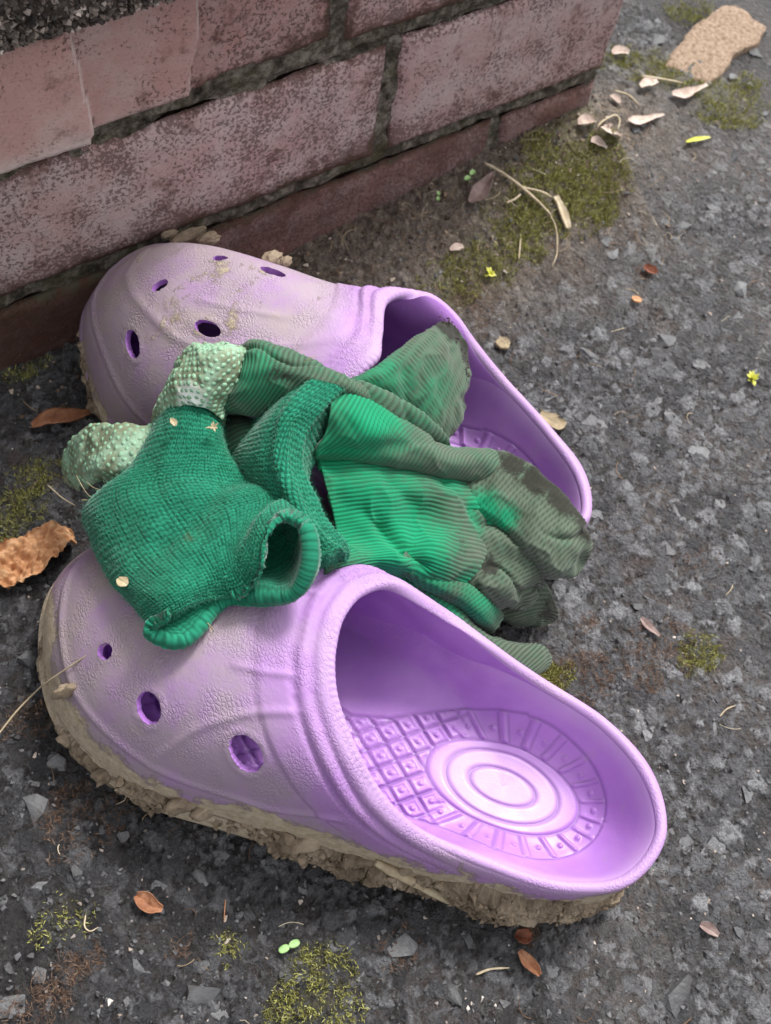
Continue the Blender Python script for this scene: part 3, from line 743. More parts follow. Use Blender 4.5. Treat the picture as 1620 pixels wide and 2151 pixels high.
        for i, j in zip(I, J):
            j2 = (j + 1) % NP
            o = lambda a, b: (NA - 1 - a) * NP + b
            n_ = lambda a, b: (NA + NL + a) * NP + b
            if not cut[i, (j - 1) % NP]: extra.append([o(i, j), o(i + 1, j), n_(i + 1, j), n_(i, j)])
            if not cut[i, j2]: extra.append([o(i + 1, j2), o(i, j2), n_(i, j2), n_(i + 1, j2)])
            if i == 0 or not cut[i - 1, j]: extra.append([o(i, j2), o(i, j), n_(i, j), n_(i, j2)])
            if i == NA - 2 or not cut[i + 1, j]: extra.append([o(i + 1, j), o(i + 1, j2), n_(i + 1, j2), n_(i + 1, j)])
    V = VG.reshape(-1, 3)
    F = F[keep.ravel()]
    nv0 = len(V)
    if extra:
        ex = np.array(extra); uniq, inv = np.unique(ex.ravel(), return_inverse=True)
        V = np.concatenate([V, V[uniq]]); F = np.concatenate([F, inv.reshape(-1, 4) + nv0])
    tailn = len(V) - nv0
    dust = np.where(inner_row[:, None] > .5, 0, 1) * np.ones((rows, NP))
    od = (.42 + .58 * sstep(12, 36, d)) * Wc + (1 - Wc) * .55
    dust[:NA] = od[::-1]; dust[NA:NA + NL] = .25
    mud = np.zeros((rows, NP)); mud[:NA] = mud_fn(u, v, w, kk[None] * np.ones((NA, 1)))[::-1]
    # placement
    M = rotm(2, q[3]) @ rotm(1, q[4]) @ rotm(0, q[5])
    MM = M @ np.diag([1., -side, 1.])
    base = np.array(q[:3], float)
    root = thing('clog', base, *label)
    put = lambda P: np.asarray(P).reshape(-1, 3) @ MM.T
    toe = np.zeros((rows, NP)); toe[:NA] = sstep(165, 250, u)[::-1]
    rim = np.zeros((rows, NP)); rim[:NA] = (.3 * sstep(7, 1, d))[::-1]; rim[NA:NA + NL] = .38; rim[NA + NL] = .25
    obj('upper', put(V), F, mat, root, {'dust': np.concatenate([dust.ravel(), np.zeros(tailn)]), 'mud': np.concatenate([mud.ravel(), np.zeros(tailn)]), 'inner': np.concatenate([np.repeat(inner_row, NP), np.ones(tailn)]), 'rim': np.concatenate([rim.ravel(), np.zeros(tailn)]), 'toe': np.concatenate([toe.ravel(), np.zeros(tailn)])})
    # outsole slab with tread edge
    So = S.copy(); nrm = np.stack([np.gradient(S[:, 1]), -np.gradient(S[:, 0])], 1); nrm /= np.linalg.norm(nrm, axis=1)[:, None]
    if (nrm[:, 1] * S[:, 1]).mean() < 0: nrm = -nrm
    ring = lambda off, dz, zz=None: np.concatenate([S[:, :2] + nrm * off, (S[:, 2] + dz if zz is None else np.minimum(S[:, 2] + dz, S[:, 2] + zz))[:, None]], 1)
    tread = .0 * (np.sin(np.arange(NP) / NP * 2 * math.pi * 70) > 0)
    R0 = ring(-1.0, 3.5); R1 = ring(1.8, 1.5); R2 = ring(1.6, -3.0); R2[:, :2] -= nrm * tread[:, None] * 1.2; R3 = ring(-1.5, -5.0); R4 = ring(-9, -5.2)
    c0 = R4 * .0 + np.array([R4[:, 0].mean(), R4[:, 1].mean(), R4[:, 2].mean()])
    R5 = R4 * .5 + c0 * .5; R6 = c0
    SV = np.concatenate([R0, R1, R2, R3, R4, R5, R6]); ns = 7
    obj('outsole', put(SV), grid_faces(ns, NP, True, flip), mat, root,
        {'dust': np.full(ns * NP, .8), 'mud': np.full(ns * NP, .8) if side > 0 else np.full(ns * NP, .35), 'inner': np.zeros(ns * NP)})
    # footbed, a polar sheet centred on the heel pad
    NF, NR = 420, 180
    Sf = periodic(T[:, 3:5], NF); cen = np.array([63., 0.])
    Sf = cen + (Sf - cen) * (1 - 3.4 / np.linalg.norm(Sf - cen, axis=1))[:, None]
    kf = np.arange(NF) / NF * K; wf = sstep(2.2, 5.4, kf) * sstep(15.6, 12.2, kf)
    edge = np.stack([np.interp(np.arange(NF) * NP / NF, np.arange(NP + 1), np.append(Gin[0][:, i], Gin[0][0, i])) for i in range(3)], 1)
    zt = 23.5 - 8 * sstep(80, 190, Sf[:, 0]) + T[:, 5].mean() * .3 + 19 * sstep(190, 120, Sf[:, 0]) + 1
    for i in range(NF):
        g = Gin[::-1, int(i * NP / NF)]; go = Gout[::-1, int(i * NP / NF)]
        for a_ in (0, 1): Sf[i, a_] = .6 * np.interp(zt[i], g[:, 2], g[:, a_]) + .4 * np.interp(zt[i], go[:, 2], go[:, a_])
    Sf = Sf * wf[:, None] + edge[:, :2] * (1 - wf)[:, None]
    Rl = np.linalg.norm(Sf - cen, axis=1); pw = 1 + np.clip((Rl - 50) / 120, 0, 1) * .9
    s = np.linspace(.006, 1, NR)[:, None] ** pw[None]
    FB = cen + (Sf - cen)[None] * s[..., None]
    fu, fv = FB[..., 0], FB[..., 1]
    dd = np.linalg.norm(Sf[None] - FB, axis=2)
    zb = 23.5 - 8 * sstep(80, 190, fu) + T[:, 5].mean() * .3 - 2
    bz = zt * wf + (edge[:, 2] + .1) * (1 - wf)
    zb = zb + (bz - zb[-1])[None] * np.exp(-(dd / 8.6) ** 1.3) + 7.5 * np.exp(-((fu - 116) / 30) ** 2 - ((fv - 36) / 15) ** 2) * sstep(0, 12, dd)
    rel, gr, worn_shine, ins = footbed_relief(fu, fv, side)
    zb = zb + rel
    grain = sstep(12, 5, dd) * .9 * sstep(70, 95, fu)
    worn_shine = np.maximum(worn_shine, .75 * sstep(5, 0, dd) * (1 - wf)[None])  # pale highlight painted along the heel edge too
    FV = np.concatenate([np.concatenate([FB, zb[..., None]], -1).reshape(-1, 3), [[63., 0., zb[0].mean()]]]); jf = np.arange(NF)
    fan = np.stack([np.full(NF, NR * NF), jf, (jf + 1) % NF], 1); fan = fan if not flip else fan[:, ::-1]
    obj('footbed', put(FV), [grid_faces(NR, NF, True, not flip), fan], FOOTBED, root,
        {'groove': np.append(gr.ravel(), 0), 'worn_shine': np.append(worn_shine.ravel(), .9), 'grain': np.append(grain.ravel(), 0)})
    return root, put, G, N, S, nrm, kk, base

def mud_near(u, v, w, kk):
    lim = np.interp(kk, [0, 1, 2, 3, 4, 5, 6, 7, 8, 8.6, 9.4, 10, 18], [36, 42, 40, 40, 36, 38, 37, 33, 37, 41, 14, 0, 0])
    return np.clip(.5 + (lim - w) / 26, 0, .86) * (lim > 2)
def mud_far(u, v, w, kk):
    top = .42 * gauss(u, 205, 40) * sstep(-45, -10, v) * sstep(30, 60, w) + .25
    return np.clip(top * .55 + .5 * sstep(30, 10, w) * sstep(7, 9, kk), 0, 1)
HN = [(227, -17, 3.4, 2.7, .5), (202, -32, 6.0, 4.0, .6), (161.5, -36, 7.2, 4.3, .3), (232, 18, 4, 3, 0), (214, 40, 6, 4, -.3), (178, 42, 7, 4.5, 0), (196, 2, 6, 4.5, 0)]
RN = [([(156, -8), (164, -10), (176, -11)], .8, 1.5), ([(149, -19), (159, -22), (168, -26), (177, -31), (183, -35), (190, -42), (195, -46)], .8, 1.6),
      ([(158, 24), (166, 26), (178, 27)], .8, 1.5), ([(150, 36), (168, 40), (184, 46)], .8, 1.6)]
near, put_n, Gn, Nn, Sn, nrm_n, kkn, base_n = clog(T_NEAR, [197.2, 4.0, .6, 2.2292, -.014, -.0374], 1,
    ('muddy lilac rubber clog in front, its whole heel cup open to view', 'clog', 'pair of muddy lilac clogs'), HN, RN, CLOG_NEAR, mud_near)
HF = [(215, -2, 3.9, 2.7, 1.0), (183, 12, 6.6, 3.2, -.15), (215, 24, 7.0, 2.9, -.75), (197, -24, 3.4, 2.0, .3), (172, -26, 6.0, 2.6, .0)]
RF = [([(129, -4), (142, 5), (155, 12), (170, 16)], .7, 1.5), ([(135, -16), (155, -4), (175, 0), (193, 1)], .6, 1.5),
      ([(238, -24), (236, -6), (226, 4), (216, 10), (205, 15), (195, 19), (181, 21), (165, 22)], .8, 2.0)]
far_c, put_f, Gf, Nf, Sf_, nrm_f, kkf, base_f = clog(T_FAR, [258.43, 127.91, 7.54, 2.1258, -.0205, -.142], -1,
    ('dusty lilac rubber clog behind, toe propped against the brick wall', 'clog', 'pair of muddy lilac clogs'), HF, RF, CLOG_FAR, mud_far)

def lump(P0, size, seed, name, mat, parent, base, n=22, rough=.35):
    th = np.linspace(0, math.pi, n)[:, None]; ph = np.linspace(0, 2 * math.pi, 2 * n, endpoint=False)[None]
    D = np.stack([np.sin(th) * np.cos(ph), np.sin(th) * np.sin(ph), np.cos(th) + 0 * ph], -1)
    R = 1 + rough * fbm(D * 10 + seed * 13, 9, 4, seed, .6) * 2
    return obj(name, P0 + D * R[..., None] * np.array(size), grid_faces(n, 2 * n, True), mat, parent, base=base)
# caked mud: a rough crust along the lateral sole of the near clog, with lumps
def mud_crust(G, S, nrm, kk, k0, k1, put, parent, seed, hi, thick, nl=640, nr=40):
    K = 18.; t = np.linspace(k0, k1, nl)
    idx = t / K * len(S)
    f = lambda A: np.stack([np.interp(idx % len(S), np.arange(len(S)), A[:, i]) for i in range(A.shape[1])], 1)
    Sp, Np = f(S[:, :2]), f(nrm)
    ang = np.linspace(0, math.pi, nr)[None]
    H = np.interp(t, hi[0], hi[1])[:, None]; TH = np.interp(t, thick[0], thick[1])[:, None]
    s = np.concatenate([[0], np.cumsum(np.linalg.norm(np.diff(Sp, axis=0), axis=1))])[:, None]
    Q = np.stack([s + 0 * ang, ang / math.pi * 27 + 0 * s, np.full((nl, nr), seed * 7.)], -1)
    nz = fbm(Q, 30, 4, seed, .5); w1, w2, wi = worley(Q[..., :2] + 2.0 * np.stack([vnoise(Q, 6, 81), vnoise(Q, 6, 82)], -1), 11, seed + 40)
    plate = sstep(.02, .12, w2 - w1); nz2 = .9 * wi * plate - .9 * (1 - plate) + .7 * fbm(Q, 6, 4, seed + 2, .6)
    patchy = sstep(-.02, .1, fbm(Q, 30, 4, seed + 8, .6) + .16 * np.cos(ang) + np.interp(t, [0, 1, 2, 3.2, 4.2, 5.5, 7.5, 9], [.1, .2, .24, .2, .1, .0, .02, .05])[:, None])
    env = np.sin(ang) ** .9
    out = env * (TH * (.42 + .9 * nz) + 1.5 * nz2) * patchy - 1.3 * (1 - patchy) - .4
    end = (sstep(k0, k0 + .35, t) * sstep(k1, k1 - .35, t))[:, None]
    out = out * end - 1.5 * (1 - end)
    Sz_ = np.interp(idx % len(S), np.arange(len(S)), S[:, 2])[:, None]
    zz = Sz_ - 3.5 + (H * (.75 + .5 * fbm(np.stack([s[:, 0], s[:, 0] * 0], -1), 22, 4, seed + 5)[:, None])) * (ang / math.pi) - .5 * (1 - ang / math.pi)
    BP = np.empty((nl, nr, 2)); col = np.round(idx).astype(int) % len(S)
    for i in range(nl):
        g = G[::-1, col[i]]; BP[i, :, 0] = np.interp(zz[i], g[:, 2], g[:, 0]); BP[i, :, 1] = np.interp(zz[i], g[:, 2], g[:, 1])
    P = np.concatenate([BP + Np[:, None] * (out + 1.2 * sstep(1.0, .8, ang / math.pi) - 2.0 * sstep(.82, 1.0, ang / math.pi) + 1.4 * sstep(17, 9, zz))[..., None], (zz + .5 * nz2)[..., None]], -1)
    R3 = np.stack([fbm(P, 5, 4, seed + 60 + q_, .68) for q_ in range(3)], -1); P = P + R3 * (3.4 * patchy * env)[..., None]
    o = obj('dried_mud', put(P), grid_faces(nl, nr), MUD, parent); tag(o, kind='stuff'); return P
crust = mud_crust(Gn, Sn, nrm_n, kkn, .35, 8.7, put_n, near, 5,
          ([0, 1, 2, 3, 3.6, 4.5, 5.5, 6.5, 7.3, 8, 8.8], [28, 34, 37, 36, 34, 31, 25, 22, 22, 30, 26]),
          ([0, 1, 2, 3, 4, 5, 6, 7, 8, 8.8], [1.5, 2.5, 4.5, 6.5, 6.5, 6.0, 5, 3.0, 4.0, 2.5]))
pts, rad = [], []
for _ in range(330):
    i = int(np.clip(rng.beta(1.3, 1.6), 0, .999) * 640); j = rng.integers(7, 38)
    if rng.random() < .75: i = int(np.clip(rng.normal(rng.choice([110, 235, 400]), 32), 5, 630))
    pts.append(crust[i, j] + rng.normal(0, .7, 3)); rad.append(rng.choice([.8, 1.3, 2.2, 3.8], p=[.42, .33, .18, .07]))
tag(soup('mud_crumbs', put_n(np.array(pts)), rad, MUD, near, flat=.75, nv=12), kind='stuff')
crust2 = mud_crust(Gf, Sf_, nrm_f, kkf, 5.2, 10.6, put_f, far_c, 9, ([5, 6, 7, 8, 9, 10, 11], [12, 14, 12, 12, 14, 12, 8]), ([5, 7, 9, 11], [4, 5, 3, 2]), 500, 24)
for i_, (px, py, z, sz) in enumerate([(395, 1680, 26, (7, 4, 4)), (430, 1700, 22, (5, 4, 4)), (640, 1760, 20, (9, 5, 5)), (700, 1775, 18, (6, 4, 5)), (760, 1800, 18, (8, 5, 5)), (860, 1820, 20, (7, 4, 5)),
                                        (905, 1835, 18, (6, 4, 5)), (1090, 1878, 15, (5, 4, 4)), (1010, 1868, 16, (6, 4, 4)), (230, 1625, 14, (6, 4, 4)), (150, 1545, 16, (5, 4, 4)), (145, 1450, 44, (5, 2.5, 5))]):
    lump(at(px, py, z), sz, 20 + i_, 'mud_clod', MUD, near, base_n, n=16, rough=.5)
# clods on the far shoulder and toe of the propped clog
for px, py, z, sz, sd in [(395, 497, 62, (9, 3, 3), 1), (440, 500, 64, (6, 3, 2.5), 2), (575, 543, 78, (5, 4, 2.2), 3), (355, 492, 58, (4, 2, 2), 4), (600, 548, 78, (3, 2.5, 1.8), 5)]:
    lump(at(px, py, z), sz, sd, 'mud_clod', MUD, far_c, base_f)

# ------------------------------------------------------------------ gloves
def pieces_uv(G, wrap=False):
    du = np.linalg.norm(np.diff(G, axis=0), axis=2); dv = np.linalg.norm(np.diff(G, axis=1), axis=2)
    U = np.concatenate([np.zeros((1, G.shape[1])), np.cumsum(du, 0)]); V = np.concatenate([np.zeros((G.shape[0], 1)), np.cumsum(dv, 1)], 1)
    U = U.mean(1, keepdims=True) * np.ones((1, G.shape[1])); Vm = V.mean(0, keepdims=True) * np.ones((G.shape[0], 1))
    return U, .5 * V + .5 * Vm if not wrap else Vm

def twill(U, V, ang, P, period=1.85):
    c, s = math.cos(ang), math.sin(ang)
    ph = (U * c + V * s) + 1.1 * fbm(P, 26, 3, 77) * 1.6
    ph = ph / period
    w = .5 + .5 * np.cos(2 * math.pi * ph)
    fine = .5 + .5 * np.cos(2 * math.pi * ((-U * s + V * c) / .85 + .5 * np.floor(ph)))
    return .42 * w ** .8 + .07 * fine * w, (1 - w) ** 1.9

def knit(U, V, ang, period=2.7, hgt=2.1):
    c, s = math.cos(ang), math.sin(ang)
    W = np.stack([U, V], -1); U = U + 1.3 * fbm(W, 15, 4, 301); V = V + 1.3 * fbm(W, 15, 4, 302)
    a = (U * c + V * s) / period; b = (-U * s + V * c) / hgt
    fa = a - np.floor(a); leg = np.abs(np.sin(2 * math.pi * fa)) ** .7
    y = b + .95 * np.abs(fa - .5)
    st = .5 + .5 * np.cos(2 * math.pi * y)
    jit = .62 + .38 * _h(np.floor(a).astype(np.int64), np.floor(y).astype(np.int64), np.zeros_like(U, dtype=np.int64), 5)
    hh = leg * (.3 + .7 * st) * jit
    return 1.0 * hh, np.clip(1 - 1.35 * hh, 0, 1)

CLEAN_A = [(545, 790, 112, 55), (430, 900, 100, 60)]
CLEAN_B = [(770, 870, 105, 95), (700, 940, 95, 80), (760, 1090, 75, 150), (850, 1120, 74, 110), (920, 1010, 66, 60), (1015, 1070, 62, 42), (1060, 1085, 60, 30), (900, 1190, 70, 60), (820, 1180, 76, 90), (960, 1225, 50, 45), (1020, 1275, 38, 40)]
TIPS_CREASES = [(1075, 980, 66, 48, .75), (1130, 1012, 66, 52, .8), (1182, 1052, 64, 55, .85), (1228, 1100, 58, 55, .85), (1235, 1160, 46, 40, .6), (945, 685, 86, 55, .95), (978, 745, 76, 45, .9), (976, 830, 68, 45, .75), (940, 905, 64, 40, .6), (1030, 1190, 52, 40, .6), (960, 1150, 62, 34, .55), (900, 1195, 64, 34, .6), (900, 1000, 84, 40, .45), (1160, 1275, 16, 55, .6), (1120, 1200, 40, 60, .5), (1110, 1010, 62, 90, .45), (1140, 1390, 14, 45, .4), (590, 790, 118, 50, .4), (1060, 970, 66, 60, .4), (860, 1140, 74, 40, .3)]  # soiled tips and edges, plus spots darkened in the fold creases
def dirt_of(P, clean, lo=.0, hi=.95):
    d = np.full(P.shape[:-1], hi)
    for px, py, z, rp in clean:
        c = at(px, py, z); R = rp / F_PX * np.linalg.norm(c - CAM)
        d = np.minimum(d, lo + (hi - lo) * sstep(.2, 1.7, np.linalg.norm(P - c, axis=-1) / R))
    return d

def cloth(name, G, mat, parent, base, kind='twill', ang=0., thick=2.2, wrap=False, dirt=None, folds=1.2, fsize=16, seed=1, extra=None, creases=(), hem=0.):
    """one cloth piece from a smooth control surface: folds, weave relief, real thickness with rounded edges"""
    N = normals(G, wrap)
    up = N[..., 2].mean() if not wrap else (N * (G - G.mean(axis=1, keepdims=True))).sum(-1).mean()
    if up < 0: N = -N; flipn = True
    else: flipn = False
    U, V = pieces_uv(G, wrap)
    if folds:
        f = fbm(G * np.array([1, 1, .6]), fsize, 3, seed * 13, .5); f = f + 1.1 * (np.abs(fbm(G, fsize * 1.4, 3, seed * 7)) - .25)
        G = G + N * (folds * f)[..., None]
    if folds and kind != 'knit':
        cz = np.abs(fbm(G * np.array([1, 1, .5]), fsize * 1.9, 2, seed * 5 + 3)); cm = sstep(-.1, .3, vnoise(G, fsize * 2.2, seed * 3 + 1))
        G = G - N * (1.1 * folds * cm * np.exp(-(cz / .055) ** 2))[..., None]
        c2 = np.abs(fbm(G, fsize * .85, 2, seed * 9 + 4)); G = G + N * (.55 * folds * (1 - np.clip(c2 / .35, 0, 1)) ** 2)[..., None]
    for line, depth, wd in creases:
        L = np.array([at(*p) for p in line]); G = G - N * (depth * gauss(poly_dist(G, L), 0, wd))[..., None]
    N = normals(G, wrap); N = -N if flipn else N
    rel, groove = (twill(U, V, ang, G) if kind == 'twill' else knit(U, V, ang) if kind == 'knit' else (np.zeros_like(U), np.zeros_like(U)))
    if hem:
        cal = 1 - .6 * gauss(U.max() - U, 0, 4.) * (.6 + .4 * vnoise(G, 4, 19)); rel = rel * cal; groove = groove * cal
    if extra is not None: rel = rel + extra(U, V, G)
    Go = G + N * rel[..., None]
    if hem:            # outside, rounded hem and inside as one knitted skin
        ts = thick + hem * gauss(U.max() - U, 0, 4.5); A = G; B = G - N * ts[..., None]
        tg = G[-1] - G[-4]; tg /= np.linalg.norm(tg, axis=1)[:, None]; a0, a1 = A[-1], B[-1]
        lip = np.array([(a0 + a1) / 2 + (a0 - a1) / 2 * math.cos(t_) + tg * (np.linalg.norm(a0 - a1, axis=1) / 2 * math.sin(t_))[:, None] for t_ in np.linspace(0, math.pi, 11)[1:-1]])
        S_ = np.concatenate([A, lip, B[::-1]]); NS = normals(S_, True)
        if (NS[:len(A)] * N).sum() < 0: NS = -NS
        US = np.concatenate([U, np.linspace(U.max(), U.max() + 5.2, 11)[1:-1][:, None] * np.ones((1, U.shape[1])), U.max() + 5.2 + (U.max() - U[::-1])])
        VS = np.concatenate([V, np.repeat(V[-1:], 9, 0), V[::-1]])
        rel, groove = knit(US, VS, ang); ss = S_.reshape(S_.shape)
        rel = rel * (.8 + .35 * vnoise(ss, 3, 19)) * np.where(np.arange(len(US)) > len(A) - 3, .72, 1.)[:, None]; groove = groove * np.where(np.arange(len(US)) > len(A) - 3, .8, 1.)[:, None]; S_ = S_ + NS * (rel + .35 * fbm(ss, 9, 3, 23))[..., None]
        dS = np.concatenate([dirt, np.zeros((9, U.shape[1])), dirt[::-1] * 0])
        o = obj(name, S_, grid_faces(S_.shape[0], S_.shape[1], True, flipn), mat, parent, {'groove': groove, 'dirt': dS}, base=base)
        kN = len(A) + 9
        return o, S_[:kN], NS[:kN], U, V
    m, n = U.shape
    dv = dirt if dirt is not None else np.zeros((m, n))
    ts = np.ones_like(U) * thick
    if hem: ts = ts + hem * gauss(U.max() - U, 0, 4.5)
    Gi = G - N * (ts - (.3 * rel if kind == 'knit' else 0 * rel))[..., None]
    so = np.zeros((m, n))
    if kind == 'twill':
        for q_ in TIPS_CREASES:
            c_ = at(*q_[:3]); so = np.maximum(so, q_[4] * sstep(1.3, .2, np.linalg.norm(G - c_, axis=-1) / (q_[3] / F_PX * np.linalg.norm(c_ - CAM))))
    at_ = {'soil_crease': np.concatenate([so.ravel(), so.ravel()]), 'groove': np.concatenate([groove.ravel(), groove.ravel()]), 'dirt': np.concatenate([dv.ravel(), dv.ravel()])}
    F = [grid_faces(m, n, wrap, flipn)]; off = m * n
    F.append(grid_faces(m, n, wrap, not flipn, off))
    idx = np.arange(m * n).reshape(m, n)
    def stitch(a):
        a = np.asarray(a); return np.stack([a[:-1], a[1:], a[1:] + off, a[:-1] + off], 1)
    lastrow = idx[-1]; firstrow = idx[0]
    if wrap and kind == 'twill':
        F = F[:1]; Gi = Gi[:0]; at_ = {k_: v_[:m * n] for k_, v_ in at_.items()}
    elif wrap:
        F += [stitch(np.append(firstrow, firstrow[0])), stitch(np.append(lastrow, lastrow[0]))]
    else:
        F += [stitch(firstrow), stitch(lastrow), stitch(idx[:, 0]), stitch(idx[:, -1])]
    o = obj(name, np.concatenate([Go.reshape(-1, 3), Gi.reshape(-1, 3)]), F, mat, parent, at_, base=base)
    return o, Go, N, U, V

def patch(rows, step=.6):
    P = grid_at(rows)
    lu = np.linalg.norm(np.diff(P, axis=0), axis=2).sum(0).max(); lv = np.linalg.norm(np.diff(P, axis=1), axis=2).sum(1).max()
    return catmull(catmull(P, int(lu / step), 0), int(lv / step), 1)

def ring_pts(L, R, H, D, n=16, e=.5):
    H, D = H * .66, D * .8
    L, R = at(*L), at(*R); ax = R - L; a = ax / np.linalg.norm(ax)
    up = np.array([-.05, -.25, 1.]); up = up - a * (up @ a); up /= np.linalg.norm(up)
    t = np.linspace(0, 2 * math.pi, n, endpoint=False); c, s = np.cos(t), np.sin(t)
    return (L + R) / 2 - np.outer(np.sign(c) * np.abs(c) ** .85, ax / 2) + np.outer(np.where(s > 0, H, D) * np.sign(s) * np.abs(s) ** e, up)

def pillow(stations, step=.6, cap=True, n=16):
    rings = [ring_pts(*s, n=n) for s in stations]
    if cap:
        a, b = rings[-2].mean(0), rings[-1].mean(0); dr = b - a; dr /= max(np.linalg.norm(dr), 1e-6); r = min(np.ptp(rings[-1], axis=0).max() * .30, 6)
        last = rings[-1]; c = last.mean(0)
        for tt in (35, 62, 82, 89.5):
            k_, q_ = math.cos(math.radians(tt)), math.sin(math.radians(tt)); rings.append(c + (last - c) * k_ + dr * r * q_)
    P = np.array(rings)
    lu = np.linalg.norm(np.diff(P, axis=0), axis=2).sum(0).max(); lv = np.linalg.norm(np.diff(np.concatenate([P, P[:, :1]], 1), axis=1), axis=2).sum(1).max()
    return periodic(catmull(P, max(int(lu / step), 12), 0), int(lv / step), 1)

baseA, baseB = at(420, 950, 40), at(950, 1120, 20)
gloveA = thing('work_glove', baseA, 'green work glove with dotted mint palm and open knitted cuff lying on the front clog', 'glove', 'pair of green gloves')
gloveB = thing('work_glove', baseB, 'dirtier green work glove spread between the clogs with its fingers on the asphalt', 'glove', 'pair of green gloves')

# --- glove on the left: cuff, dotted palm and thumb, twill back, a finger hanging into the rear clog
def cuff_rings():
    st = [((338, 866, 84), (468, 884, 88), 18, 8), ((306, 935, 80), (480, 938, 86), 20, 10), ((262, 1005, 78), (502, 975, 88), 17, 12), ((178, 1068, 66), (545, 1018, 88), 20, 10),
          ((190, 1140, 68), (584, 1036, 94), 20, 4), ((232, 1222, 76), (608, 1046, 98), 17, 3)]
    R = []
    for L, Rr, H, D in st:
        l, r = at(*L), at(*Rr); up = np.array([-.05, -.2, 1.]); pts = [l]
        fs = np.array([.06, .2, .38, .58, .78, .93])
        for f in fs: pts.append(l + (r - l) * f + up * H * np.sin(math.pi * f) ** .42)
        pts.append(r)
        for f in fs[::-1]: pts.append(l + (r - l) * f - up * D * np.sin(math.pi * f) ** .55)
        R.append(pts)
    m1 = [(290, 1285, 84), (320, 1262, 97), (374, 1232, 103), (434, 1208, 103), (482, 1190, 106), (508, 1148, 111), (540, 1085, 115), (592, 1050, 112),
          (632, 1078, 104), (624, 1165, 94), (575, 1208, 92), (490, 1226, 91), (415, 1258, 89), (338, 1296, 86)]
    m2 = [(318, 1322, 88), (348, 1294, 97), (394, 1270, 100), (446, 1254, 98), (506, 1244, 101), (541, 1196, 111), (553, 1126, 118), (602, 1082, 121),
          (644, 1112, 120), (646, 1190, 115), (608, 1244, 106), (520, 1250, 94), (450, 1270, 90), (386, 1338, 89)]
    m2b = [(316, 1329, 87), (347, 1302, 95), (394, 1279, 97), (447, 1263, 95), (509, 1253, 98), (549, 1202, 108), (561, 1132, 115), (605, 1090, 118),
           (649, 1117, 118), (652, 1196, 113), (611, 1252, 104), (520, 1258, 93), (451, 1278, 89), (386, 1347, 88)]
    R += [[at(*p) for p in m1], [at(*p) for p in m2], [at(*p) for p in m2b]]
    return np.array(R)
CR = cuff_rings()
lu = np.linalg.norm(np.diff(CR, axis=0), axis=2).sum(0).max(); lv = 230
Gc = periodic(catmull(CR, int(lu / .6), 0), int(lv / .72), 1)
def hem_extra(U, V, P):
    e = U.max() - U
    return .5 * gauss(e, 1.0, 2.5)
dk = dirt_of(Gc, [(600, 600, 60, 1)], 0, 0)
for q_ in ((405, 1125, 100, 26), (260, 1222, 84, 10)):
    c = at(*q_[:3]); dk = np.maximum(dk, sstep(1.2, .2, np.linalg.norm(Gc - c, axis=-1) / (q_[3] / F_PX * np.linalg.norm(c - CAM))))
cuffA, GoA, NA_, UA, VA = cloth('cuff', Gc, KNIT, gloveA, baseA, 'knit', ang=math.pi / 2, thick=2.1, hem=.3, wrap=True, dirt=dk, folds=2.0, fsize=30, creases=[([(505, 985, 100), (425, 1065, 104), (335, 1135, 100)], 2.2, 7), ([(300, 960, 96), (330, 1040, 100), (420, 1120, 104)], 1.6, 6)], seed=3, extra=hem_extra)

palm_rows = [[(312, 940, 74), (342, 872, 92), (388, 852, 102), (432, 858, 104), (464, 880, 98), (470, 900, 86)],
             [(316, 885, 78), (348, 822, 98), (392, 812, 110), (434, 822, 112), (468, 852, 102), (474, 872, 88)],
             [(338, 838, 80), (362, 782, 100), (405, 768, 114), (452, 778, 118), (488, 822, 106), (490, 846, 90)],
             [(358, 790, 80), (380, 748, 102), (424, 737, 115), (476, 748, 121), (512, 788, 108), (508, 815, 92)],
             [(380, 760, 74), (400, 730, 96), (448, 726, 110), (498, 728, 116), (534, 744, 106), (536, 770, 90)],
             [(400, 752, 70), (420, 730, 84), (460, 726, 96), (505, 726, 102), (530, 735, 98), (540, 750, 86)]]
def palm_piece(name, G, seed, wrap=False, white=None):
    o, Go, N, U, V = cloth(name, G, PALM, gloveA, baseA, 'plain', wrap=wrap, folds=1.7, fsize=11, seed=seed, thick=2.0,
                           extra=lambda U, V, P: .25 * fbm(P, 2.0, 3, 5))
    wv = np.zeros(U.shape)
    if white is not None:
        c = at(*white[:3]); wv = sstep(1.1, .6, np.linalg.norm(Go - c, axis=-1) / (white[3] / F_PX * np.linalg.norm(c - CAM)))
    a = o.data.attributes.new('white', 'FLOAT', 'POINT'); a.data.foreach_set('value', np.concatenate([wv.ravel(), wv.ravel()]).astype(np.float32))
    return o, Go, N, U, V
pal = palm_piece('palm', patch(palm_rows), 6, white=(408, 834, 106, 42))
thm = palm_piece('thumb', pillow([((322, 890, 80), (296, 985, 78), 8, 8), ((286, 903, 76), (266, 1002, 74), 12, 8), ((236, 901, 68), (214, 1010, 66), 15, 10), ((186, 908, 58), (180, 1018, 56), 14, 10),
                                ((150, 928, 46), (158, 1016, 44), 12, 9), ((136, 952, 38), (146, 1005, 37), 8, 7)]), 8, True)
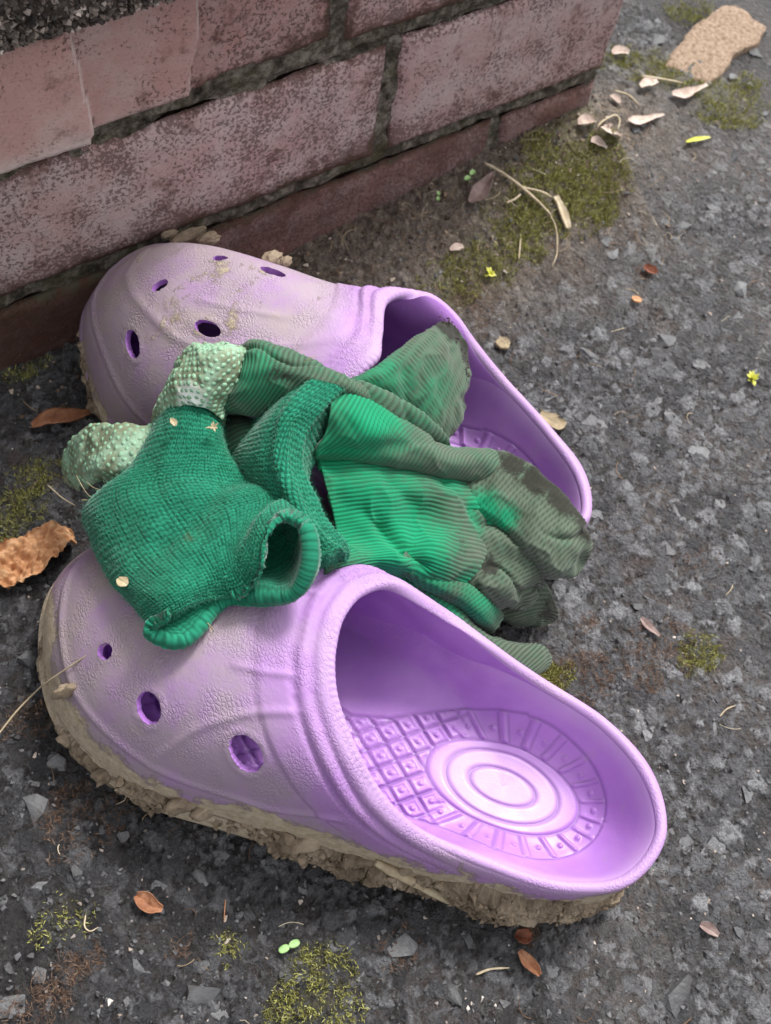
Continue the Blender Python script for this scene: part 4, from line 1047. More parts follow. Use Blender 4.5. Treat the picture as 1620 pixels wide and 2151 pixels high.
# the rubber grip dots, one by one
th = np.linspace(0, 2 * math.pi, 7, endpoint=False)
dv_ = [[0, 0, .62]] + [[.62 * math.cos(t), .62 * math.sin(t), .42] for t in th] + [[math.cos(t), math.sin(t), -.15] for t in th]
df3 = np.array([[0, 1 + i, 1 + (i + 1) % 7] for i in range(7)]); df4 = np.array([[1 + i, 8 + i, 8 + (i + 1) % 7, 1 + (i + 1) % 7] for i in range(7)])
dot_me = mesh_data('grip_dot', np.array(dv_) * 1.05, [df3, df4], DOTS)
def dots_on(host, piece, budget, wrapfrac=None, du=3.1):
    o, Go, N, U, V = piece; cnt = 0
    for r_i, uu in enumerate(np.arange(1.4, U.max() - .6, du * .87)):
        for vv in np.arange(1.4 + (r_i % 2) * du / 2, V.max() - .8, du):
            i = int(np.abs(U[:, 0] - uu).argmin()); j = int(np.abs(V[i] - vv).argmin()); p, n = Go[i, j], N[i, j]
            view = CAM - p; view /= np.linalg.norm(view)
            if n @ view < .12 or cnt >= budget: continue
            d = link('grip_dot', dot_me, o); d.location = (p - baseA) * .001
            s = rng.uniform(.82, 1.1); d.scale = (s * 1.15, s * .95, s * .65); d.rotation_mode = 'QUATERNION'; d.rotation_quaternion = Vector(n).to_track_quat('Z', 'Y'); cnt += 1
dots_on(gloveA, pal, 260); dots_on(gloveA, thm, 200)

GA = patch([[(500, 742, 86), (530, 728, 94), (590, 740, 98), (660, 770, 100), (760, 820, 94), (840, 856, 80)],
            [(506, 742, 106), (533, 716, 116), (590, 725, 117), (660, 757, 117), (755, 804, 110), (842, 850, 92)],
            [(494, 788, 112), (540, 772, 118), (600, 774, 120), (668, 795, 119), (752, 830, 110), (836, 872, 92)],
            [(480, 838, 106), (540, 828, 110), (600, 820, 112), (662, 830, 111), (734, 852, 100), (806, 895, 82)],
            [(470, 864, 96), (530, 872, 98), (592, 866, 98), (652, 864, 97), (712, 884, 86), (782, 925, 68)],
            [(470, 868, 82), (530, 872, 82), (592, 864, 82), (652, 864, 82), (712, 888, 72), (782, 925, 58)]])
cloth('glove_back', GA, TWILL, gloveA, baseA, 'twill', 1.1, dirt=dirt_of(GA, CLEAN_A, .3, .8), folds=1.6, fsize=18, seed=11, creases=[([(505, 745, 108), (490, 800, 112), (475, 850, 104)], 2.5, 3), ([(535, 800, 116), (640, 790, 118)], 1.2, 4)])
GA2 = patch([[(462, 850, 74), (520, 868, 80), (570, 880, 80), (610, 895, 76)], [(470, 900, 84), (520, 900, 90), (560, 912, 88), (600, 930, 80)], [(476, 960, 80), (510, 955, 84), (545, 965, 82), (590, 980, 74)], [(480, 985, 66), (515, 985, 68), (550, 985, 66), (590, 1000, 62)]])
cloth('glove_side', GA2, TWILL, gloveA, baseA, 'twill', .4, dirt=dirt_of(GA2, [], 0, .75), folds=1.2, seed=12)
GA3 = pillow([((722, 800, 104), (840, 930, 72), 7, 3), ((785, 778, 105), (902, 934, 64), 10, 4), ((840, 732, 102), (946, 908, 62), 11, 4), ((884, 700, 96), (970, 852, 64), 10, 4), ((918, 680, 88), (978, 792, 68), 8, 3), ((938, 673, 82), (977, 738, 74), 5, 3)])
cloth('finger', GA3, TWILL, gloveA, baseA, 'twill', .25, wrap=True, thick=1.0, dirt=np.clip(dirt_of(GA3, [(820, 800, 104, 90), (880, 830, 84, 60)], .45, .9), 0, 1), folds=1.5, fsize=16, seed=13,
      creases=[([(850, 790, 100), (862, 845, 92), (880, 900, 74)], 2.6, 4.5)])
GA4 = pillow([((690, 792, 104), (735, 850, 102), 8, 4), ((770, 806, 106), (795, 872, 96), 9, 4), ((850, 842, 96), (868, 908, 82), 9, 4), ((905, 886, 82), (928, 938, 68), 8, 3)])
cloth('finger', GA4, TWILL, gloveA, baseA, 'twill', .9, wrap=True, thick=1.0, dirt=dirt_of(GA4, [], 0, .72), folds=.8, seed=14)

# --- the other glove
GB = patch([[(535, 885, 88), (590, 838, 106), (640, 808, 116), (690, 803, 118), (718, 820, 112), (714, 850, 100)],
            [(505, 930, 86), (550, 892, 106), (598, 864, 117), (645, 858, 119), (688, 868, 108), (704, 902, 94)],
            [(485, 968, 84), (530, 946, 104), (580, 922, 115), (618, 906, 117), (648, 925, 106), (676, 948, 92)],
            [(490, 1002, 84), (535, 992, 102), (575, 981, 112), (608, 976, 114), (634, 986, 104), (648, 1002, 90)],
            [(520, 1042, 84), (560, 1042, 100), (595, 1046, 109), (630, 1046, 111), (659, 1051, 102), (666, 1064, 88)],
            [(560, 1102, 84), (595, 1102, 98), (625, 1106, 106), (658, 1106, 108), (689, 1110, 99), (692, 1122, 86)],
            [(600, 1162, 86), (625, 1157, 97), (650, 1156, 104), (682, 1149, 105), (714, 1140, 98), (717, 1154, 88)],
            [(638, 1180, 92), (656, 1177, 98), (674, 1172, 102), (697, 1166, 103), (720, 1156, 98), (722, 1167, 89)],
            [(648, 1192, 84), (664, 1191, 87), (680, 1187, 89), (700, 1179, 90), (718, 1167, 88), (716, 1175, 82)]], .5)
def ribs_extra(U, V, P):
    L = V / V.max()
    return 1.5 * gauss(L, .50, .032) + 1.5 * gauss(L, .68, .032) - .9 * gauss(L, .59, .03) - .7 * gauss(L, .42, .03)
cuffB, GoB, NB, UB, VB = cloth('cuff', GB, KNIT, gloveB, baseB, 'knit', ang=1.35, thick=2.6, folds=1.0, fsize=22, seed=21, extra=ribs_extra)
GB1 = patch([[(700, 832, 84), (760, 850, 82), (862, 902, 68), (932, 946, 58), (1002, 956, 54), (1062, 966, 50)],
             [(700, 808, 106), (765, 829, 104), (862, 889, 90), (935, 936, 76), (1005, 943, 70), (1062, 951, 62)],
             [(696, 852, 114), (770, 876, 110), (865, 918, 96), (940, 951, 82), (1010, 958, 75), (1060, 972, 66)],
             [(684, 908, 106), (770, 926, 105), (865, 951, 92), (945, 976, 81), (1010, 983, 72), (1055, 1002, 64)],
             [(664, 956, 98), (760, 966, 94), (870, 987, 82), (950, 1003, 71), (1005, 1008, 64), (1040, 1024, 58)],
             [(664, 962, 80), (760, 972, 76), (870, 985, 64), (950, 997, 56), (1005, 1003, 52), (1040, 1020, 48)]])
cloth('glove_wrist', GB1, TWILL, gloveB, baseB, 'twill', 1.05, dirt=dirt_of(GB1, CLEAN_B[:2], .0, .85), folds=1.0, fsize=20, seed=22,
      creases=[([(690, 950, 100), (780, 945, 100), (880, 925, 94)], 2.2, 5)])
GB2 = patch([[(664, 950, 92), (760, 958, 90), (870, 970, 78), (960, 984, 66), (1030, 1000, 56)],
             [(684, 1020, 90), (780, 1020, 88), (880, 1028, 79), (965, 1046, 70), (1030, 1066, 58)],
             [(700, 1080, 84), (790, 1080, 82), (880, 1090, 71), (955, 1110, 66), (1030, 1130, 54)],
             [(710, 1140, 82), (790, 1135, 78), (870, 1142, 75), (935, 1164, 70), (1000, 1196, 56)],
             [(690, 1190, 90), (770, 1178, 82), (850, 1186, 74), (908, 1212, 65), (965, 1244, 50)],
             [(655, 1228, 82), (750, 1222, 68), (850, 1228, 52), (912, 1258, 42), (968, 1294, 32)]])
cloth('glove_back', GB2, TWILL, gloveB, baseB, 'twill', .1, dirt=dirt_of(GB2, CLEAN_B, .05, .9), folds=1.5, fsize=20, seed=23,
      creases=[([(690, 1035, 84), (780, 1085, 80), (850, 1150, 76), (890, 1190, 72)], 4.5, 3.6), ([(930, 1025, 70), (960, 1055, 66), (1020, 1100, 60)], 4., 3), ([(800, 1000, 86), (840, 1030, 82), (870, 1060, 78)], 1.6, 4), ([(870, 1160, 74), (880, 1110, 76), (930, 1080, 74)], 2., 5)])
def finger(st, seed, ang, dirt_clean, lo=.1, hi=.95, folds=1.2, creases=(), fs=14):
    G = pillow(st); cloth('finger', G, TWILL, gloveB, baseB, 'twill', ang, wrap=True, thick=.9, dirt=dirt_of(G, dirt_clean, lo, hi), folds=folds, fsize=fs, seed=seed, creases=creases)
finger([((960, 950, 56), (925, 1030, 54), 9, 6), ((1045, 953, 64), (998, 1080, 58), 12, 6), ((1108, 986, 62), (1052, 1112, 54), 13, 6), ((1172, 1038, 60), (1100, 1160, 54), 15, 6), ((1222, 1088, 56), (1148, 1206, 48), 15, 7), ((1240, 1128, 50), (1192, 1212, 40), 13, 8)],
       31, .42, CLEAN_B[5:7], .1, 1.0, 1.7, [([(1035, 955, 72), (1020, 1000, 70), (1012, 1060, 62)], 2.4, 3.5), ([(1130, 1010, 70), (1100, 1060, 70), (1085, 1090, 64)], 1.8, 4)])
finger([((915, 1020, 52), (840, 1120, 58), 8, 5), ((985, 1070, 54), (885, 1172, 56), 12, 6), ((1042, 1112, 50), (935, 1210, 49), 12, 6), ((1098, 1146, 50), (992, 1248, 42), 14, 7), ((1140, 1184, 45), (1050, 1274, 35), 14, 8), ((1142, 1224, 38), (1082, 1274, 29), 10, 7)],
       32, .42, [(915, 1090, 66, 70), (960, 1100, 62, 50)], .15, 1.0, 2.1, [([(960, 1170, 64), (1010, 1185, 60), (1060, 1175, 56)], 4., 6), ([(880, 1110, 70), (930, 1150, 68)], 2.6, 4), ([(940, 1130, 66), (930, 1180, 62)], 2., 3)])
finger([((1060, 1185, 16), (990, 1262, 18), 7, 6), ((1126, 1206, 24), (1036, 1292, 16), 9, 7), ((1158, 1250, 18), (1070, 1309, 12), 9, 6), ((1169, 1286, 11), (1112, 1313, 9), 7, 5)], 33, .9, [], .1, 1.0, .9)
finger([((850, 1160, 70), (828, 1192, 70), 5, 5), ((925, 1203, 58), (903, 1236, 58), 7, 6), ((985, 1236, 48), (963, 1268, 48), 8, 6), ((1022, 1262, 40), (1000, 1297, 40), 8, 6), ((1050, 1292, 29), (1030, 1324, 28), 7, 5)], 34, .5, [(900, 1205, 62, 60), (1000, 1270, 44, 60)], .3, .9, .7)
finger([((800, 1180, 66), (780, 1250, 56), 7, 5), ((890, 1228, 52), (868, 1305, 42), 9, 6), ((960, 1278, 42), (936, 1365, 30), 10, 6), ((1030, 1334, 28), (1006, 1412, 20), 10, 7), ((1090, 1350, 21), (1068, 1424, 14), 10, 7), ((1136, 1358, 16), (1112, 1424, 12), 9, 6), ((1152, 1376, 13), (1134, 1414, 11), 7, 5)], 35, .8, [(830, 1210, 64, 70), (920, 1270, 44, 60)], .3, .95, .9)

for th_pts in ([(205, 1052, 70), (186, 1040, 74), (172, 1020, 76), (160, 998, 78)], [(214, 1030, 72), (196, 1024, 76), (182, 1012, 79)], [(206, 1046, 70), (188, 1050, 72), (172, 1050, 72)],
               [(440, 1318, 96), (446, 1330, 97), (448, 1322, 101), (436, 1308, 102)], [(640, 760, 120), (652, 752, 122), (664, 748, 121)]):
    c_ = catmull(np.array([at(*p) for p in th_pts]), 24); e_ = np.linspace(0, 2 * math.pi, 5, endpoint=False); t_ = np.gradient(c_, axis=0); t_ /= np.linalg.norm(t_, axis=1)[:, None]
    a_ = np.cross(t_, [.1, .2, .97]); a_ /= np.linalg.norm(a_, axis=1)[:, None]; b__ = np.cross(t_, a_)
    obj('loose_thread', c_[:, None] + .16 * (a_[:, None] * np.cos(e_)[None, :, None] + b__[:, None] * np.sin(e_)[None, :, None]), grid_faces(24, 5, True), SPECK, gloveA, base=baseA)

# loose fibres standing off the wool
def fuzz(piece_G, piece_N, n, parent, base, lmin=.8, lmax=2.6):
    m, k_ = piece_G.shape[:2]
    I = rng.integers(0, m, n); J = rng.integers(0, k_, n); P, N = piece_G[I, J], piece_N[I, J]
    T = rng.normal(size=(n, 3)); D = N * .8 + T * .75; D /= np.linalg.norm(D, axis=1)[:, None]
    L = rng.uniform(lmin, lmax, n)[:, None]; side = np.cross(D, rng.normal(size=(n, 3))); side /= np.linalg.norm(side, axis=1)[:, None]
    bend = rng.normal(size=(n, 3)) * .5
    a, b, c = P + side * .06, P - side * .06, P + D * L * .55 + bend * L * .15
    d = P + D * L + bend * L * .6
    V = np.stack([a, b, c + side * .04, c - side * .04, d], 1).reshape(-1, 3); o = np.arange(n)[:, None] * 5
    F3 = np.concatenate([o + np.array([[3, 2, 4]])]); F4 = o + np.array([[0, 1, 3, 2]])
    t = np.repeat(rng.random(n), 5)
    tag(obj('wool_fuzz', V, [F4, F3], FUZZ, parent, {'tone': t}, base=base), kind='stuff')
fuzz(GoA, NA_, 16000, cuffA, baseA); fuzz(GoB, NB, 8000, cuffB, baseB)

# ------------------------------------------------------------------ moss
def moss_patch(px, py, rp, kd, nb, label):
    if kd == 'r': nb = max(24, int(nb * .6))
    c = on_ground(px, py); R = rp / F_PX * np.linalg.norm(c - CAM)
    a = rng.uniform(0, 2 * math.pi, nb * 3); r = R * np.sqrt(rng.uniform(0, 1, nb * 3))
    XY = np.stack([c[0] + r * np.cos(a) * 1.25, c[1] + r * np.sin(a) * .95], 1)
    keep = (fbm(XY, R * .5, 3, int(px)) + .55 * (1 - r / R)) > rng.uniform(-.15, .75, len(r))
    keep &= ~((XY[:, 1] > YW - 3) & (XY[:, 0] < CORNER)); XY = XY[keep]
    if len(XY) < 5: return
    z = ground_z(XY)[0]; V, F, T = [], [], []; n = len(XY) * 4
    base = np.repeat(np.concatenate([XY, z[:, None]], 1), 4, 0) + rng.normal(0, .55, (n, 3)) * np.array([1, 1, .2])
    hgt = rng.uniform(1.0, 3.2, n)[:, None] * (1.0 if kd == 'g' else 1.15)
    D = np.stack([rng.normal(0, .6, n), rng.normal(0, .6, n), np.ones(n)], 1) if kd == 'g' else np.stack([rng.normal(0, 1.2, n), rng.normal(0, 1.2, n), np.full(n, .55)], 1)
    D /= np.linalg.norm(D, axis=1)[:, None]; ang = rng.uniform(0, 6.28, n); sd = np.stack([np.cos(ang), np.sin(ang), np.zeros(n)], 1) * (.20 if kd == 'g' else .12)
    tip = base + D * hgt; mid = base + D * hgt * .5 + rng.normal(0, .15, (n, 3))
    V = np.stack([base - sd * .6, base + sd * .6, mid + sd, mid - sd, tip], 1).reshape(-1, 3); o = np.arange(n)[:, None] * 5
    t = np.repeat(np.clip(rng.normal(.5, .25, n), 0, 1), 5)
    ob = obj('moss', V, [o + np.array([[0, 1, 2, 3]]), o + np.array([[3, 2, 4]])], MOSS_G if kd == 'g' else MOSS_R, None, {'tone': t}, base=c)
    tag(ob, label, 'moss', None, 'stuff')
for px, py, rp, kd, nb in MOSS_PATCHES:
    moss_patch(px, py, rp, kd, nb, ('low yellow green moss' if kd == 'g' else 'rusty brown dried moss') + ' growing in the asphalt and wall foot')

# ------------------------------------------------------------------ litter: leaves, stalks, seedlings, blossoms
def leaf(name, pxs, mat, label, cat, lift=1.5, curl=4., crumple=1.2, seed=1, z0=None, thick=.35, n=34, vein=True, group=None, m=20):
    """pxs: the midrib as (px, py, half-width mm) from base to tip"""
    pts = [np.array([*(on_ground(p[0], p[1]) if z0 is None else at(p[0], p[1], z0))]) for p in pxs]
    c = catmull(np.array(pts), n); hw = catmull(np.array([[p[2]] for p in pxs], float), n)[:, 0]
    t = np.gradient(c, axis=0); t[:, 2] = 0; t /= np.linalg.norm(t, axis=1)[:, None]
    side = np.stack([-t[:, 1], t[:, 0], np.zeros(n)], 1)
    s = np.linspace(-1, 1, m)
    G = c[:, None] + side[:, None] * (hw[:, None] * s[None])[..., None]
    rag = 1 + .18 * fbm(G, 3.5, 3, seed + 4) * np.abs(s)[None]
    G = c[:, None] + side[:, None] * (hw[:, None] * s[None] * rag)[..., None]
    G[..., 2] += lift + curl * (np.abs(s)[None] ** 1.6) * (.4 + .6 * np.sin(np.linspace(0, math.pi, n))[:, None] + .5 * fbm(G, 14, 2, seed)) + crumple * fbm(G, 7, 4, seed + 1, .6) * 1.6
    if vein: G[..., 2] -= .5 * np.exp(-np.abs(s) / .06)[None]
    N = normals(G); N = N * np.sign(N[..., 2].mean()); B = G - N * thick; k_ = n * m; idx = np.arange(k_).reshape(n, m)
    F = [grid_faces(n, m), grid_faces(n, m, False, True, k_)]
    for a in (idx[0], idx[-1], idx[:, 0], idx[:, -1]): F.append(np.stack([a[:-1], a[1:], a[1:] + k_, a[:-1] + k_], 1))
    o = obj(name, np.concatenate([G.reshape(-1, 3), B.reshape(-1, 3)]), F, mat, None, base=pts[len(pts) // 2])
    return tag(o, label, cat, group)

def stalk(name, pxs, rad, mat, label, cat, parent=None, base=None, group=None, lift=.8):
    pts = [(on_ground(p[0], p[1], lift) if len(p) == 2 else at(*p)) for p in pxs]
    n = max(10, 7 * len(pts)); c = catmull(np.array(pts), n); t = np.gradient(c, axis=0); t /= np.linalg.norm(t, axis=1)[:, None]
    a = np.cross(t, np.array([.13, .21, .97])); a /= np.linalg.norm(a, axis=1)[:, None]; b = np.cross(t, a)
    th_ = np.linspace(0, 2 * math.pi, 7, endpoint=False); rr = np.interp(np.linspace(0, 1, n), [0, .1, .8, 1], [rad * .6, rad, rad * .8, rad * .35])
    rr = rr * (1 + .2 * vnoise(c * 1.0, 4, 3))
    G = c[:, None] + (a[:, None] * np.cos(th_)[None, :, None] + b[:, None] * np.sin(th_)[None, :, None]) * rr[:, None, None]
    bs = pts[0] if base is None else base
    V = np.concatenate([G.reshape(-1, 3), c[:1], c[-1:]]); e = n * 7
    caps = np.concatenate([[[e, (i + 1) % 7, i] for i in range(7)], [[e + 1, (n - 1) * 7 + i, (n - 1) * 7 + (i + 1) % 7] for i in range(7)]])
    o = obj(name, V, [grid_faces(n, 7, True), np.array(caps)], mat, parent, base=bs)
    return tag(o, label, cat, group) if parent is None else o

leaf('dead_leaf', [(-30, 1230, 5), (20, 1205, 9), (80, 1175, 10), (130, 1150, 8), (160, 1142, 4)], LEAF_OR, 'crumpled orange dead leaf beside the toe of the front clog', 'leaf', 6, 5, 7.5, 3, n=80, m=50)
leaf('dead_leaf', [(70, 905, 1.5), (105, 896, 4), (150, 892, 3.6), (196, 879, .4)], LEAF_BR, 'curled narrow brown leaf below the toe of the rear clog', 'leaf', 4, 5, 1.4, 5)
leaf('dead_leaf', [(1132, 872, 2), (1150, 886, 4), (1170, 895, 4), (1186, 890, .5)], LEAF_OLIVE, 'small olive brown oval leaf touching the heel of the rear clog', 'leaf', 2, 1.5, .5, 7)
leaf('dead_leaf', [(286, 1882, 1), (300, 1892, 3), (318, 1905, 3), (342, 1912, 1)], LEAF_BR, 'little twisted orange brown leaf on dark asphalt below the muddy sole', 'leaf', 2, 3, 1.6, 9)
leaf('dead_leaf', [(1090, 1998, 1), (1103, 2018, 2.4), (1118, 2034, 2), (1132, 2050, .6)], LEAF_BR, 'thin tan leaf scrap lying below the straw stuck in the sole mud', 'leaf', 1.5, 2, .8, 11)
leaf('dead_leaf', [(1470, 1942, 1), (1488, 1952, 2.2), (1508, 1966, .8)], LEAF_GREY, 'small grey brown leaf flake right of the front heel', 'leaf', 1, 1, .8, 13)
leaf('dead_leaf', [(1034, 374, .5), (1020, 395, 2.5), (1003, 420, 5), (984, 436, 1.5)], LEAF_GREY, 'grey brown dry leaf with a stalk at the wall foot', 'leaf', 4, 2, .8, 15)
leaf('dead_leaf', [(1344, 1300, 1), (1360, 1318, 2), (1384, 1338, .6)], LEAF_GREY, 'pinkish brown leaf sliver beside the rusty moss', 'leaf', 1.5, 1, .6, 17)
leaf('leaf_scrap', [(1082, 1962, 1.5), (1098, 1970, 3), (1112, 1972, 1)], LEAF_RUST, 'rust red crumpled scrap under the edge of the front clog', 'leaf scrap', 2, 3, 1.8, 19)
leaf('leaf_scrap', [(1352, 562, 1.5), (1364, 572, 3), (1376, 580, 1)], LEAF_RUST, 'dark red leaf scrap alone on the grey asphalt', 'leaf scrap', 2, 2, 1.5, 21)
PET = 'pale dry petals near the wall corner'
leaf('dry_petal', [(1212, 268, 2), (1228, 266, 4), (1246, 264, 1.5)], LEAF_PALE, 'pinkish dry petal left of the wider pair at the wall corner', 'petal', 3, 3, .8, 23, group=PET)
leaf('dry_petal', [(1262, 276, 2), (1276, 288, 4.5), (1292, 300, 3), (1300, 304, 1)], LEAF_PALE, 'widest pink dry petal below the wall corner', 'petal', 4, 3, .8, 25, group=PET)
leaf('dry_petal', [(1240, 300, 1.5), (1256, 306, 3.5), (1274, 314, 1)], LEAF_PALE, 'whitish petal tucked under the widest pink one', 'petal', 2, 2, .8, 27, group=PET)
leaf('dry_petal', [(1318, 258, 1), (1335, 260, 3.6), (1360, 255, 2.2), (1393, 246, .5)], LEAF_PALE, 'long pale petal pointing right toward the asphalt', 'petal', 2, 1.5, .5, 29, group=PET)
leaf('dry_petal', [(1410, 205, 2), (1432, 208, 4), (1452, 200, 2), (1482, 188, .8)], LEAF_PALE, 'white torn petal below the tan stone slab', 'petal', 3, 2, 1.0, 31, group=PET)
leaf('dry_petal', [(1342, 190, 1.5), (1358, 184, 3.5), (1378, 180, 1.5)], LEAF_PALE, 'white curled petal between the corner and the torn petal', 'petal', 3, 2, 1.0, 33, group=PET)
leaf('dry_petal', [(1284, 118, 2), (1300, 116, 3.5), (1318, 120, 1.5)], LEAF_PALE, 'pink petal highest up beside the brick corner', 'petal', 3, 2, .8, 35, group=PET)
leaf('dry_petal', [(1282, 206, 1), (1290, 214, 2.5), (1300, 222, 1)], LEAF_PALE, 'small white petal scrap against the wall corner', 'petal', 2, 2, .8, 37, group=PET)
leaf('dry_petal', [(945, 528, 1), (958, 524, 2.4), (972, 522, 1)], LEAF_PALE, 'lone cream petal scrap on the soil behind the rear clog', 'petal', 1.5, 1, .6, 39)
leaf('bark_chip', [(1166, 416, 1.5), (1178, 440, 2.0), (1186, 462, 2.4), (1194, 484, 1.6)], STRAW, 'cream split wood chip lying beside the green moss', 'wood chip', 2, 1.0, .4, 41, thick=1.2)
leaf('yellow_leaf', [(1440, 302, .5), (1462, 297, 1.7), (1490, 292, .5)], YELLOW, 'narrow yellow leaf blade on the dirt right of the petals', 'leaf', 1.5, .8, .2, 43)
leaf('leaf_scrap', [(1044, 716, 2), (1056, 724, 4), (1068, 730, 2)], LEAF_OLIVE, 'tan stone coloured scrap right of the rear clog opening', 'leaf scrap', 2, .5, .8, 45, thick=1.5)
leaf('leaf_scrap', [(1326, 628, 1), (1336, 633, 2.2), (1346, 635, .8)], LEAF_OR, 'tiny orange chip on the grey asphalt', 'leaf scrap', 2, .5, .4, 47, thick=1.)
stalk('twig', [(1018, 342), (1058, 365), (1092, 390), (1132, 425), (1158, 452)], 1.0, STRAW, 'longest pale dry stem crossing the moss at the wall foot', 'twig', lift=3)
stalk('twig', [(1092, 392), (1135, 402), (1160, 414)], .7, STRAW, 'short pale stem branching from the long one', 'twig', lift=3)
stalk('twig', [(1150, 440), (1168, 480), (1170, 530), (1160, 560)], .45, STRAW, 'thin bent stem trailing down past the wood chip', 'twig', lift=2)
stalk('twig', [(1064, 426), (1082, 418), (1094, 408)], .8, STRAW, 'stubby pale stem end below the long stem', 'twig', lift=2)
stalk('twig', [(1346, 160), (1388, 166), (1434, 174)], .9, STRAW, 'straight pale stem under the tan slab edge', 'twig', lift=2)
stalk('twig', [(1252, 276), (1262, 258), (1290, 242), (1302, 252), (1298, 272)], .6, STRAW, 'looped thin stem around the corner petals', 'twig', lift=3)
stalk('twig', [(1290, 190), (1320, 200), (1344, 222)], .7, STRAW, 'short stem among petals at the corner', 'twig', lift=3)
stalk('twig', [(1090, 545), (1092, 522), (1094, 500)], .5, STRAW, 'upright thin stem piece in the lower moss', 'twig', lift=2)
stalk('twig', [(1000, 2047), (1030, 2036), (1070, 2033)], .55, STRAW, 'pale curved twig on the asphalt below the leaf scrap', 'twig')
stalk('twig', [(180, 1922), (178, 1946), (190, 1956), (206, 1948)], .4, STRAW, 'pale hooked stem on the dark asphalt at lower left', 'twig')
stalk('twig', [(474, 1890), (472, 1912), (471, 1936)], .3, LEAF_BR, 'thin brown stem below the muddy sole', 'twig')
stalk('twig', [(242, 1658), (264, 1662), (262, 1680), (244, 1690)], .35, STRAW, 'fine curled fibre left of the muddy sole', 'twig')
stalk('twig', [(1512, 1505), (1526, 1490), (1544, 1482)], .35, STRAW, 'thin pale stem right of the front heel', 'twig')
stalk('twig', [(100, 1018), (130, 1045), (158, 1062)], .35, STRAW, 'fine straw left of the knitted cuff', 'twig', lift=4)
stalk('straw', [(-20, 1565, 5), (30, 1500, 9), (70, 1458, 16), (100, 1432, 40), (190, 1372, 58), (272, 1328, 68)], .42, STRAW, 'thin straw reaching from the asphalt over the clog toe', 'straw')
stalk('straw', [(790, 1812, 26), (840, 1838, 22), (880, 1858, 18), (915, 1878, 14), (950, 1900, 10)], 2.1, STRAW, None, None, near, base_n)
stalk('straw', [(1000, 1893, 16), (1080, 1904, 12), (1160, 1910, 9), (1244, 1916, 6)], 1.4, STRAW, None, None, near, base_n)
# seedlings
def seedling(p, leaves, label, size):
    root = thing('seedling', p, label, 'seedling')
    c = []
    for dx, dy, dz, ang in leaves:
        n, m = 12, 10; a = np.linspace(0, math.pi, n)[:, None]; s = np.linspace(-1, 1, m)[None]
        L, Wd = size, size * .62
        X = L * (1 - np.cos(a)) + 0 * s; Yl = Wd * np.sin(a) * s; Z = .25 * size * (np.abs(s) ** 2) * np.sin(a) + 0 * X
        ca, sa = math.cos(ang), math.sin(ang)
        G = np.stack([X * ca - Yl * sa + dx, X * sa + Yl * ca + dy, Z + dz], -1)
        N = normals(G); N *= np.sign(N[..., 2].mean()); B = G - N * .3
        obj('leaf', np.concatenate([G.reshape(-1, 3), B.reshape(-1, 3)]), [grid_faces(n, m), grid_faces(n, m, False, True, n * m)], GREEN, root)
    stalk('stem', [(0, 0)], .4, GREEN, None, None, root, p) if False else None
    th_ = np.linspace(0, 2 * math.pi, 6, endpoint=False); G = np.array([[[.3 * math.cos(t), .3 * math.sin(t), z] for t in th_] for z in np.linspace(-2, 3, 5)])
    obj('stem', G, grid_faces(5, 6, True), GREEN, root)
p = on_ground(607, 1990, 0)
d1 = on_ground(592, 1998) - p; d2 = on_ground(624, 1982) - p
seedling(p, [(0, 0, 3, math.atan2(d1[1], d1[0])), (0, 0, 3, math.atan2(d2[1], d2[0]))], 'tiny two leaved green seedling on dark asphalt in the foreground', 2.2)
p = on_ground(986, 378, 0); seedling(p, [(0, 0, 4, .4), (0, 0, 3, 3.4)], 'tiny green seedling at the foot of the brick wall', 2.3)
p = on_ground(920, 418, 0); seedling(p, [(0, 0, 3, 1.0), (0, 0, 2, 4.0)], 'smallest green sprout left of the grey leaf by the wall', 1.5)
# fallen yellow blossoms
def blossom(px, py, R, label):
    p = on_ground(px, py); root = thing('blossom', p, label, 'blossom')
    for i in range(16):
        a = rng.uniform(0, 6.28); el = rng.uniform(.1, 1.2); d = np.array([math.cos(a) * math.cos(el), math.sin(a) * math.cos(el), math.sin(el)]); sd = np.cross(d, [0, 0, 1.]); sd /= np.linalg.norm(sd)
        L = R * rng.uniform(.6, 1.15); w_ = R * .2; n_ = np.cross(d, sd)
        V = np.array([sd * w_ * .3, -sd * w_ * .3, d * L * .6 - sd * w_, d * L * .6 + sd * w_, d * L + n_ * .2]); V2 = V + n_ * .25
        V = np.concatenate([V, V2]) + np.array([0, 0, 1.2])
        obj('petal', V, [np.array([[0, 1, 2, 3], [8, 7, 6, 5], [0, 3, 8, 5], [1, 6, 7, 2]]), np.array([[3, 2, 4], [7, 8, 9]])], YELLOW, root, smooth=False)
blossom(1578, 800, 5.2, 'yellow green fallen blossom on the asphalt at the right edge')
blossom(1028, 578, 4.2, 'pale yellow fallen blossom on the soil behind the rear clog')
